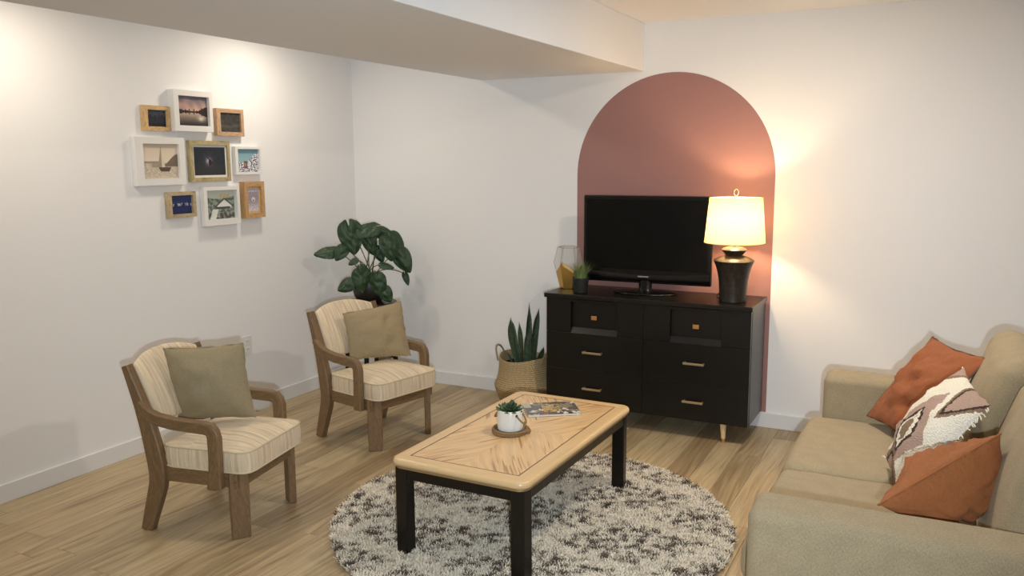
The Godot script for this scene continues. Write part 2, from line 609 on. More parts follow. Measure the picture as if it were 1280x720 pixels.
# ---------------------------------------------------------------- photographs in the frames
func print_image(k: int) -> ImageTexture:
	var w := 120
	var h := 96
	match k:
		0:
			return tex(w, h, func(u, v):
				var r: float = 0.36 + 0.16 * n2(u * 4.0, 1.0) + 0.05 * n2(u * 14.0, 3.0)
				var c := Color(0.20, 0.22, 0.27).lerp(Color(0.29, 0.31, 0.37), n2(u * 5.0, v * 5.0) * 0.5 + 0.3)
				if v > r:
					c = Color(0.115, 0.13, 0.175) + Color(0.09, 0.10, 0.13) * maxf(0.0, n2(u * 7.0 + 4.0, v * 9.0))
				if v > 0.8:
					c = c * 0.75
				return Color(c.r, c.g, c.b))
		1:
			return tex(w, h, func(u, v):
				var hz: float = 0.53
				var d: float = absf(v - hz)
				var tree: float = 0.025 + 0.05 * maxf(0.0, n2(u * 16.0, 2.0)) + 0.17 * smoothstep(0.62, 1.0, u) + 0.10 * smoothstep(0.35, 0.0, u) * 0.7
				for s in [0.40, 0.55]:
					if absf(u - s) < 0.016:
						tree = 0.10
				var sky := Color(0.86, 0.68, 0.60).lerp(Color(0.43, 0.40, 0.44), clampf(d * 2.1 + 0.25 * n2(u * 3.0, v * 4.0), 0.0, 1.0))
				if v > hz:
					sky = Color(0.80, 0.70, 0.62).lerp(Color(0.17, 0.17, 0.17), clampf(d * 2.3, 0.0, 1.0))
					sky = sky.lerp(Color(0.9, 0.86, 0.82), 0.8 * exp(-((u - 0.78) * (u - 0.78) * 90.0 + (v - 0.75) * (v - 0.75) * 120.0)))
					tree *= 0.8
				if d < tree:
					sky = Color(0.19, 0.135, 0.12)
				return sky)
		2:
			return tex(w, h, func(u, v):
				var c := Color(0.235, 0.235, 0.215) + Color(0.05, 0.05, 0.045) * n2(u * 4.0, v * 4.0)
				var band: float = exp(-pow((v - 0.72 + 0.30 * (u - 0.5) * (u - 0.2)) * 14.0, 2.0))
				c = c.lerp(Color(0.42, 0.37, 0.34), band * 0.6)
				return Color(c.r, c.g, c.b))
		3:
			return tex(w, h, func(u, v):
				var c := Color(0.84, 0.78, 0.70).lerp(Color(0.91, 0.86, 0.79), v * 1.4)
				if v > 0.55:
					c = Color(0.78, 0.73, 0.66) * (1.0 + 0.16 * n2(u * 9.0, v * 40.0))
				if v > 0.50 and v < 0.56 and u < 0.55:
					c = Color(0.62, 0.57, 0.51)
				var hill: float = 0.62 - 0.33 * smoothstep(0.55, 1.0, u)
				if u > 0.55 and v > hill and v < 0.66:
					c = Color(0.47, 0.41, 0.36)
				if u > 0.25 and v > 0.56 and v < 0.68 and u < 0.7:
					c = c.lerp(Color(0.5, 0.45, 0.39), 0.5)
				var s: float = (v - 0.08) / 0.6
				if s > 0.0 and s < 1.0 and u > 0.52 - 0.09 * s and u < 0.53 + 0.10 * s:
					c = Color(0.64, 0.575, 0.50) if u < 0.535 else Color(0.86, 0.80, 0.72)
				if v > 0.68 and v < 0.80 and absf(u - 0.62) < 0.18 - (v - 0.68) * 0.5:
					c = Color(0.36, 0.30, 0.26)
				return Color(c.r, c.g, c.b))
		4:
			return tex(w, h, func(u, v):
				var d: float = Vector2((u - 0.46) * 1.3, v - 0.5).length()
				var c := Color(0.125, 0.145, 0.185) + Color(0.03, 0.03, 0.03) * n2(u * 9.0, v * 9.0)
				if v > 0.62:
					c = Color(0.16, 0.175, 0.18)
				c = c.lerp(Color(0.95, 0.82, 0.78), 0.95 * exp(-d * d * 90.0))
				c = c.lerp(Color(0.50, 0.55, 0.66), 0.5 * exp(-d * 7.0))
				var body: float = Vector2((u - 0.5) / 0.05, (v - 0.55) / 0.12).length()
				var arm: float = absf((v - 0.42) - (u - 0.46) * 1.3)
				if body < 1.0 or (arm < 0.025 and u > 0.42 and u < 0.60):
					c = Color(0.15, 0.09, 0.09)
				return Color(c.r, c.g, c.b))
		5:
			return tex(w, h, func(u, v):
				var c := Color(0.46, 0.63, 0.69).lerp(Color(0.66, 0.76, 0.78), v)
				var line: float = 0.58 - 0.40 * smoothstep(0.45, 0.95, u) + 0.05 * n2(u * 20.0, 1.0)
				if v > line:
					var s: float = n2(u * 13.0, v * 13.0)
					c = Color(0.90, 0.90, 0.92) if s > 0.0 else (Color(0.37, 0.36, 0.46) if s > -0.45 else Color(0.24, 0.22, 0.24))
				for p in [[0.36, Color(0.55, 0.35, 0.28)], [0.44, Color(0.42, 0.27, 0.22)], [0.58, Color(0.85, 0.84, 0.86)]]:
					if absf(u - p[0]) < 0.035 and v > 0.52 and v < 0.85:
						c = p[1]
				return c)
		6:
			return tex(w, h, func(u, v):
				var c := Color(0.15, 0.22, 0.43).lerp(Color(0.105, 0.15, 0.33), v)
				c = c * (1.0 + 0.12 * n2(u * 8.0, v * 8.0))
				var e: float = absf(v - 0.5 - 0.03 * n2(u * 9.0, 5.0))
				if e < 0.07 and n2(u * 11.0, 3.0) > -0.15:
					c = c.lerp(Color(0.80, 0.80, 0.86), 0.8)
				for x in [0.25, 0.62]:
					if Vector2((u - x) / 0.09, (v - 0.55) / 0.14).length() < 1.0:
						c = Color(0.12, 0.15, 0.29)
				return Color(c.r, c.g, c.b))
		7:
			return tex(w, h, func(u, v):
				var c := Color(0.80, 0.82, 0.78)
				var s: float = n2(u * 6.0, v * 6.0) + 0.5 * n2(u * 17.0, v * 17.0)
				if v > 0.22 + 0.16 * u * (1.0 - u) * 2.0:
					c = Color(0.34, 0.40, 0.35) if s > 0.05 else Color(0.55, 0.59, 0.55)
				if v > 0.8 and s > -0.3:
					c = Color(0.30, 0.29, 0.29)
				if v > 0.30 + absf(u - 0.66) * 0.9 and v < 0.62 and absf(u - 0.66) < 0.24:
					c = Color(0.86, 0.87, 0.85)
				if absf(v - 0.30 - absf(u - 0.66) * 0.9) < 0.03 and absf(u - 0.66) < 0.3:
					c = Color(0.33, 0.30, 0.31)
				if v > 0.58 and v < 0.66 and u > 0.36 and u < 0.86:
					c = Color(0.25, 0.27, 0.26)
				if v > 0.66 and absf(u - 0.36 + (v - 0.66) * 0.3) < 0.10:
					c = Color(0.84, 0.86, 0.83)
				if v < 0.26 and v > 0.12 and absf(u - 0.68) < 0.16 and n2(u * 22.0, v * 22.0) > -0.2:
					c = Color(0.80, 0.74, 0.44)
				return c)
		_:
			return tex(84, 120, func(u, v):
				var c := Color(0.60, 0.56, 0.60).lerp(Color(0.80, 0.78, 0.81), smoothstep(0.45, 1.0, v))
				c = c * (1.0 + 0.20 * n2(u * 9.0, v * 12.0))
				var d: float = Vector2((u - 0.48) / 0.18, (v - 0.48) / 0.10).length()
				if d < 1.0:
					c = c.lerp(Color(0.93, 0.90, 0.87), 0.8)
				if absf(u - 0.47) < 0.05 and absf(v - 0.53) < 0.035:
					c = Color(0.30, 0.25, 0.27)
				if v < 0.14 and n2(u * 14.0, v * 14.0) > 0.0:
					c = Color(0.85, 0.83, 0.86)
				return Color(c.r, c.g, c.b))


# ---------------------------------------------------------------- things
# frame moulding of four mitred bars on the left wall, standing out along x; o = [z near, z far, y low, y high] of its face
func picture_frame(k: int, face: Array, open: Array, depth: float, m: Material, label: String, board: Material, rebate: float, lean := 0.0) -> void:
	var cz: float = (face[0] + face[1]) / 2.0
	var cy: float = (face[2] + face[3]) / 2.0
	var t := thing("picture_frame", label, "picture frame", Vector3(0, cy, cz), 0.0, "framed photographs hung on the wall")
	var hz: float = (face[0] - face[1]) / 2.0
	var hy: float = (face[3] - face[2]) / 2.0
	var iz: float = (open[0] - open[1]) / 2.0
	var iy: float = (open[3] - open[2]) / 2.0
	var oz: float = (open[0] + open[1]) / 2.0 - cz
	var oy: float = (open[2] + open[3]) / 2.0 - cy
	# moulding profile runs from the wall round the outer side, over the face and down to the picture
	var outer := [Vector2(-hz, -hy), Vector2(hz, -hy), Vector2(hz, hy), Vector2(-hz, hy)]
	var inner := [Vector2(oz - iz, oy - iy), Vector2(oz + iz, oy - iy), Vector2(oz + iz, oy + iy), Vector2(oz - iz, oy + iy)]
	var prof := [[0.0, 0.001], [0.0, depth - 0.003], [0.02, depth], [0.98 - lean, depth - lean * 0.012], [1.0, depth - 0.003 - rebate], [1.0, 0.003]]
	for s in 4:
		var b := MB.new()
		var a0: Vector2 = outer[s]
		var a1: Vector2 = outer[(s + 1) % 4]
		var c0: Vector2 = inner[s]
		var c1: Vector2 = inner[(s + 1) % 4]
		for e in prof.size() - 1:
			b.grid(1, 1, func(u, v):
				var w: Array = prof[e] if v < 0.5 else prof[e + 1]
				var p: Vector2 = a0.lerp(c0, w[0]) if u < 0.5 else a1.lerp(c1, w[0])
				var run: float = p.x if s % 2 == 0 else p.y
				return [Vector3(w[1], p.y, p.x), Vector2(run, w[0] * 0.02 + w[1] + s * 0.06)], true)
		part(t, "moulding", b.mesh(), m)
	var im := print_image(k)
	var pm := mat("photo_print_%d" % k, Color(1, 1, 1), 0.35, im)
	var px: float = depth - 0.008 - rebate
	var q := MB.new()
	var bw := 0.0
	if board:
		bw = 0.012
		var mb := MB.new()
		mb.box(Vector3(0.003, iy * 2.0 - 0.0006, iz * 2.0 - 0.0006), 0.0, at(px - 0.0027, oy, oz))
		part(t, "mat_board", mb.mesh(), board)
	q.grid(1, 1, func(u, v): return [Vector3(px, oy + (iy - bw - 0.0004) * (2.0 * v - 1.0), oz - (iz - bw - 0.0004) * (2.0 * u - 1.0)), Vector2(u, 1.0 - v)])
	var bk := MB.new()
	bk.box(Vector3(0.002, (iy - bw) * 2.0 - 0.0008, (iz - bw) * 2.0 - 0.0008), 0.0, at(px - 0.0014, oy, oz))
	part(t, "photo_print", q.mesh(), pm)
	part(t, "backing_board", bk.mesh(), mats.paper_edge)


func armchair(label: String, where: Vector3, f: Vector2) -> Node3D:
	var t := thing("armchair", label, "armchair", where, atan2(f.x, f.y), "pair of oak armchairs with striped cushions")
	var oak: Material = mats.chair_oak
	var z0 := -0.22
	for s in [-1.0, 1.0]:
		var sx: float = s
		var b := MB.new()
		var pts := []
		var half := []
		var prof := [[0.0, 0.0, 0.026], [0.018, 0.06, 0.029], [0.040, 0.125, 0.033], [0.064, 0.20, 0.037], [0.070, 0.245, 0.0385], [0.064, 0.30, 0.038], [0.051, 0.37, 0.036], [0.033, 0.45, 0.032], [0.006, 0.54, 0.026], [-0.026, 0.63, 0.020], [-0.051, 0.70, 0.016]]
		for p in prof:
			pts.append(Vector3(sx * 0.222, p[1], p[0] + z0))
			half.append(p[2])
		b.bar(pts, half, Vector3.RIGHT, 0.019, 0.004)
		part(t, "back_post", b.mesh(), oak)
		b = MB.new()
		pts = []
		half = []
		for p in [[0.012, 0.552, 0.016], [0.030, 0.529, 0.021], [0.058, 0.505, 0.023], [0.10, 0.489, 0.024], [0.165, 0.4785, 0.0245], [0.25, 0.4735, 0.0245], [0.318, 0.471, 0.025], [0.340, 0.466, 0.026], [0.354, 0.452, 0.027], [0.359, 0.43, 0.027], [0.359, 0.36, 0.0265], [0.357, 0.29, 0.027], [0.356, 0.222, 0.028]]:
			pts.append(Vector3(sx * 0.243, p[1], p[0] + z0))
			half.append(p[2])
		b.bar(pts, half, Vector3.RIGHT, 0.017, 0.005)
		part(t, "arm", b.mesh(), oak)
		part(t, "side_rail", boxed(Vector3(0.022, 0.06, 0.345), 0.003, at(sx * 0.212, 0.25, 0.265 + z0), 2, Vector2(0.1 * sx, 0)), oak)
		# front leg: a broad board set across the corner
		b = MB.new()
		b.box(Vector3(0.078, 0.283, 0.034), 0.005, Transform3D(Basis(Vector3.UP, sx * PI / 4.0), Vector3(sx * 0.195, 0.1415, 0.425 + z0)), 1, 1, 2, func(p): return Vector3(p.x * (1.0 - 0.05 * (0.14 - p.y) / 0.28), p.y, p.z))
		part(t, "front_leg", b.mesh(), oak)
	part(t, "front_rail", boxed(Vector3(0.35, 0.06, 0.022), 0.003, at(0, 0.25, 0.438 + z0), 0), oak)
	part(t, "back_rail", boxed(Vector3(0.40, 0.06, 0.022), 0.003, at(0, 0.25, 0.085 + z0), 0), oak)
	part(t, "top_rail", boxed(Vector3(0.406, 0.05, 0.016), 0.003, turned(0, 0.60, -0.032 + z0, Vector3(-0.36, 0, 0)), 0), oak)
	# seat cushion: boxed, rounded front corners, crowned top
	var outline := func(a: float) -> Vector2:
		# rounded rectangle, a in 0..1 anticlockwise seen from above
		var hx := 0.222
		var zb := 0.085 + z0
		var zf := 0.490 + z0
		var rr := 0.05
		var c := Vector2(0, (zb + zf) / 2.0)
		var hz := (zf - zb) / 2.0
		var an := a * TAU
		var d := Vector2(cos(an), sin(an))
		var k := minf(hx / maxf(absf(d.x), 1e-5), hz / maxf(absf(d.y), 1e-5))
		var q := d * k
		var inn := Vector2(clampf(q.x, -hx + rr, hx - rr), clampf(q.y, -hz + rr, hz - rr))
		if (q - inn).length() > 1e-6:
			q = inn + (q - inn).normalized() * minf((q - inn).length(), rr)
		return c + q
	var cm := Vector2(0, 0.287 + z0)
	var b := MB.new()
	b.grid(96, 3, func(u, v):
		var o: Vector2 = outline.call(u)
		var bulge: float = 1.0 + 0.016 * sin(PI * v)
		var p: Vector2 = cm + (o - cm) * bulge
		var run: float = p.x if absf(o.y - cm.y) > 0.185 else p.y + 0.31
		return [Vector3(p.x, 0.283 + 0.088 * v, p.y), Vector2(run, v * 0.09)], true)
	b.grid(96, 12, func(u, v):
		var o: Vector2 = outline.call(u)
		var p: Vector2 = cm + (o - cm) * (1.0 - v)
		var e: float = 1.0 - v
		var crown: float = 0.034 * (1.0 - pow(e, 3.2)) + 0.003 * n2(p.x * 14.0, p.y * 14.0) * (1.0 - e)
		return [Vector3(p.x, 0.371 + crown, p.y), Vector2(p.x, p.y)], true)
	b.grid(96, 2, func(u, v):
		var o: Vector2 = outline.call(u)
		var p: Vector2 = cm + (o - cm) * v
		return [Vector3(p.x, 0.283, p.y), Vector2(p.x, p.y)], true)
	var seat := part(t, "seat_cushion", b.mesh(), mats.striped_upholstery)
	for y in [0.285, 0.371]:
		var loop := []
		for k in 65:
			var o: Vector2 = outline.call(k / 64.0)
			var q := cm + (o - cm) * 1.004
			loop.append(Vector3(q.x, y, q.y))
		b = MB.new()
		b.tube(loop, 0.0042, 6, false)
		part(seat, "piping", b.mesh(), mats.cream_piping)
	# back cushion between the posts, arched at the top
	b = MB.new()
	var back := func(u: float, v: float, side: float) -> Vector3:
		var aa := (1.0 - cos(PI * u)) / 2.0
		var bb := (1.0 - cos(PI * v)) / 2.0
		var x := (aa - 0.5) * 0.404
		var top := 0.698 + 0.036 * (1.0 - pow(absf(aa - 0.5) * 2.0, 2.4))
		var y := lerpf(0.452, top, bb)
		var lean := lerpf(0.052, -0.056, (y - 0.45) / 0.25) + z0 + 0.02
		var f2 := pow(maxf(0.0, sin(PI * aa)), 0.3) * pow(maxf(0.0, sin(PI * bb)), 0.42)
		return Vector3(x, y, lean - 0.02 * (1.0 - pow(absf(aa - 0.5) * 2.0, 2.0)) + side * (0.040 if side > 0 else 0.026) * f2)
	for side in [1.0, -1.0]:
		var sd: float = side
		b.grid(28, 20, func(u, v):
			var p: Vector3 = back.call(u, v, sd)
			return [p, Vector2(p.x + 0.3, p.y)], sd < 0)
	part(t, "back_cushion", b.mesh(), mats.striped_upholstery)
	return t


func cushion(called: String, label: String, c: Array, front: float, back: float, m: Material, sd: int, edge: Material, group := "", n := 24, pinch := 0.07, crease := 0.006) -> Node3D:
	var o := Vector3.ZERO
	for p in c:
		o += p / 4.0
	var t := thing(called, label, "cushion", o, 0.0, group)
	var loc := []
	for p in c:
		loc.append(p - o)
	var b := MB.new()
	b.pillow(loc, front, back, n, pinch, crease, sd)
	part(t, "cover", b.mesh(), m)
	if edge:
		# seam that runs round the four edges
		var pts := []
		var nz := FastNoiseLite.new()
		nz.seed = sd + 40
		nz.frequency = 1.0
		for s in 4:
			var a: Vector3 = loc[s]
			var e: Vector3 = loc[(s + 1) % 4]
			var mid := (a + e) / 2.0
			for k in 16:
				var w := (1.0 - cos(PI * k / 16.0)) / 2.0
				var q := a.lerp(e, w)
				q -= mid * pinch * sin(PI * w)
				q += mid.normalized() * 0.007 * nz.get_noise_1d(s * 30.0 + k * 2.0)
				pts.append(q)
		pts.append(pts[0])
		var sb := MB.new()
		sb.tube(pts, 0.0035, 5, false)
		part(t, "seam", sb.mesh(), edge)
	return t


func heart_leaf(length: float, width: float, fold: float, droop: float, sd: int) -> ArrayMesh:
	# leaf in its own axes: base at the origin, tip along -y, face towards +z
	var b := MB.new()
	var nz := FastNoiseLite.new()
	nz.seed = sd
	nz.frequency = 1.0
	var f := func(u: float, v: float, off: float) -> Vector3:
		var x := (u - 0.5) * 2.0
		var ww := pow(sin(PI * pow(v * 0.985 + 0.008, 0.62)), 0.72)
		var lobe := 0.20 * (1.0 - v) * (1.0 - v) * smoothstep(0.0, 0.5, absf(x)) * 1.2
		var y := length * (v - lobe)
		var px := x * ww * width / 2.0
		var z := -fold * absf(px) + 0.12 * width * nz.get_noise_2d(px * 22.0, y * 16.0) - droop * v * v * length
		z += fold * 0.3 * width * (1.0 - x * x)
		return Vector3(px, -y, z + off)
	for side in 2:
		b.grid(14, 16, func(u, v): return [f.call(u, v, 0.0008 if side == 0 else -0.0008), Vector2(u, v)], side == 0)
	return b.mesh()


func downlight(where: Vector3, energy: float, label: String, colour: Color) -> void:
	var t := thing("ceiling_downlight", label, "downlight", where, 0.0, "round downlights in the ceiling")
	var b := MB.new()
	b.lathe([Vector2(0.074, -0.006), Vector2(0.078, -0.012), Vector2(0.086, -0.010), Vector2(0.090, -0.001), Vector2(0.090, 0.0)], 40)
	part(t, "trim_ring", b.mesh(), mats.white_plastic)
	b = MB.new()
	b.lathe([Vector2(0.0005, -0.006), Vector2(0.0745, -0.006)], 40)
	part(t, "light_diffuser", b.mesh(), mats.downlight_diffuser_glow)
	var l := AreaLight3D.new()
	l.name = "downlight_light"
	l.area_size = Vector2(0.13, 0.13)
	l.light_color = colour
	l.light_energy = energy
	l.shadow_enabled = true
	l.area_range = 14.0
	l.area_attenuation = 2.0
	l.position = Vector3(0, -0.014, 0)
	l.rotation.x = -PI / 2
	t.add_child(l)


func _ready() -> void:
	# ------------------------------------------------ camera, sky, light, exposure
	var cam := Camera3D.new()
	cam.name = "camera"
	cam.position = Vector3(3.7116, 1.52, 4.805)
	cam.rotation = Vector3(-0.15042, 0.47535, -0.005614)
	cam.fov = rad_to_deg(2.0 * atan(360.0 / 1052.94))
	cam.near = 0.05
	add_child(cam)
	cam.current = true
	var env := Environment.new()
	env.background_mode = Environment.BG_COLOR
	env.background_color = Color(0, 0, 0)
	env.tonemap_mode = Environment.TONE_MAPPER_LINEAR
	env.tonemap_exposure = 1.32
	env.sdfgi_enabled = true
	env.ssao_enabled = true
	env.ssil_enabled = true
	var we := WorldEnvironment.new()
	we.name = "surroundings"
	we.environment = env
	add_child(we)
	# flash of the phone that took the picture, a hand's breadth below the lens
	var fl := SpotLight3D.new()
	fl.name = "phone_flash"
	fl.position = Vector3(3.77, 1.41, 4.81)
	fl.rotation = cam.rotation
	fl.spot_angle = 46.0
	fl.spot_angle_attenuation = 1.0
	fl.spot_range = 14.0
	fl.spot_attenuation = 2.0
	fl.light_color = Color(0.89, 0.955, 1.0)
	fl.light_energy = 4.8
	fl.light_size = 0.02
	fl.shadow_enabled = true
	add_child(fl)
	make_materials()
	var warm := Color(1.0, 0.955, 0.89)
	for p in [[0.47, 1.04, "beside the corner plant"], [0.47, 2.55, "above the armchairs"], [0.47, 4.06, "at the far end of the wall bay"]]:
		downlight(Vector3(p[0], CEIL, p[1]), 0.53, "round white downlight in the wall bay ceiling, " + p[2], Color(1.0, 0.94, 0.85))
	for p in [[3.3, 1.45, 1.68, "above the sofa"], [3.3, 5.2, 0.45, "at the far end of the main ceiling"]]:
		downlight(Vector3(p[0], CEIL, p[1]), p[2], "round white downlight in the main ceiling, " + p[3], warm)

	build_room()
	build_dresser_group()
	build_table_group()
	build_sofa_group()
	build_chairs()
	build_corner_plant()
	build_basket()
	build_pictures()
	build_outlet()


func build_room() -> void:
	var white: Material = mats.white_wall_paint
	var fl := structure("floor", boxed(Vector3(ROOM_X + 0.2, 0.1, ROOM_Z + 0.2), 0.0, at(ROOM_X / 2, -0.0585, ROOM_Z / 2)), mats.dark_inlay, "light oak plank floor laid lengthwise to the picture wall", "floor")
	# planks: six shared meshes of full length, cut ones where a row ends
	var rng := RandomNumberGenerator.new()
	rng.seed = 11
	var pw := 0.128
	var pl := 1.22
	var shared := {}
	var row := 0
	var x := 0.0
	while x < ROOM_X - 0.001:
		var w := minf(pw, ROOM_X - x)
		var z := -rng.randf_range(0.05, 1.15)
		while z < ROOM_Z - 0.001:
			var a := maxf(z, 0.0)
			var e := minf(z + pl, ROOM_Z)
			var k := rng.randi_range(0, 5)
			if e - a > 0.02:
				var key := "%d %.3f %.3f" % [k, w, e - a]
				if not shared.has(key):
					var ln := e - a
					var b := MB.new()
					var hw := w / 2.0 - 0.0006
					var hl := ln / 2.0 - 0.0006
					var bv := 0.0012
					var uvof := func(px: float, pz: float) -> Vector2:
						return Vector2(clampf((pz + hl) / pl, 0.0, 1.0), (k + 0.03 + 0.94 * clampf((px + hw) / (2.0 * hw), 0.0, 1.0)) / 6.0)
					var ring := [[hw, -0.008], [hw, -bv], [hw - bv, 0.0]]
					var corners := [Vector2(-1, -1), Vector2(-1, 1), Vector2(1, 1), Vector2(1, -1)]
					for lv in 2:
						for s in 4:
							b.group += 1
							var ids := []
							for q in [[corners[s], lv], [corners[(s + 1) % 4], lv], [corners[(s + 1) % 4], lv + 1], [corners[s], lv + 1]]:
								var inset: float = hw - ring[q[1]][0]
								var p := Vector3(q[0].x * (hw - inset), ring[q[1]][1], q[0].y * (hl - inset))
								ids.append(b.vert(p, uvof.call(p.x, p.z)))
							b.quad(ids[0], ids[1], ids[2], ids[3])
					b.group += 1
					var top := []
					for s in 4:
						var p := Vector3(corners[s].x * (hw - bv), 0.0, corners[s].y * (hl - bv))
						top.append(b.vert(p, uvof.call(p.x, p.z)))
					b.quad(top[0], top[1], top[2], top[3])
					shared[key] = b.mesh()
				var o := part(fl, "plank", shared[key], mats.oak_planks)
				o.position = Vector3(x + w / 2.0, 0.0, (a + e) / 2.0)
			z += pl
		x += pw
		row += 1
	structure("wall_left", boxed(Vector3(0.12, CEIL + 0.2, ROOM_Z + 0.24), 0.0, at(-0.06, CEIL / 2, ROOM_Z / 2)), white, "white painted wall with the group of framed photographs", "wall")
	var back := structure("wall_back", boxed(Vector3(ROOM_X + 0.24, CEIL + 0.2, 0.12), 0.0, at(ROOM_X / 2, CEIL / 2, -0.06)), white, "white painted wall with a rose painted arch", "wall")
	structure("wall_right", boxed(Vector3(0.12, CEIL + 0.2, ROOM_Z + 0.24), 0.0, at(ROOM_X + 0.06, CEIL / 2, ROOM_Z / 2)), white, "plain white wall behind the sofa", "wall")
	structure("wall_front", boxed(Vector3(ROOM_X + 0.24, CEIL + 0.2, 0.12), 0.0, at(ROOM_X / 2, CEIL / 2, ROOM_Z + 0.06)), white, "plain white wall facing the arch", "wall")
	var ce := structure("ceiling", boxed(Vector3(ROOM_X + 0.24, 0.12, ROOM_Z + 0.24), 0.0, at(ROOM_X / 2, CEIL + 0.06, ROOM_Z / 2)), mats.ceiling_paint, "white ceiling with a long boxed beam", "ceiling")
	part(ce, "beam", boxed(Vector3(1.086, 0.269, ROOM_Z), 0.004, at(1.562, 2.1595, ROOM_Z / 2)), mats.ceiling_paint, "wide white boxed beam")
	# painted arch
	var pts := PackedVector2Array()
	pts.append(Vector2(1.693, 0.088))
	pts.append(Vector2(2.867, 0.088))
	for k in 49:
		var a := PI * k / 48.0
		pts.append(Vector2(2.28 + 0.587 * cos(a), 1.425 + 0.587 * sin(a)))
	var b := MB.new()
	b.slab(pts, Vector3.ZERO, Vector3.RIGHT, Vector3.UP, 0.0012)
	part(back, "painted_arch", b.mesh(), mats.rose_paint, "dusty rose arch painted on the wall")
	# baseboards
	for d in [["left", Vector3(0.013, 0.087, ROOM_Z), Vector3(0.0065, 0.0435, ROOM_Z / 2)], ["back", Vector3(ROOM_X - 0.026, 0.087, 0.013), Vector3(ROOM_X / 2, 0.0435, 0.0065)], ["right", Vector3(0.013, 0.087, ROOM_Z), Vector3(ROOM_X - 0.0065, 0.0435, ROOM_Z / 2)], ["front", Vector3(ROOM_X - 0.026, 0.087, 0.013), Vector3(ROOM_X / 2, 0.0435, ROOM_Z - 0.0065)]]:
		structure("baseboard_" + d[0], boxed(d[1], 0.003, Transform3D(Basis(), d[2])), mats.trim_paint, "white baseboard along the %s wall" % {"left": "picture", "back": "arch", "right": "sofa", "front": "plain facing"}[d[0]], "baseboard")


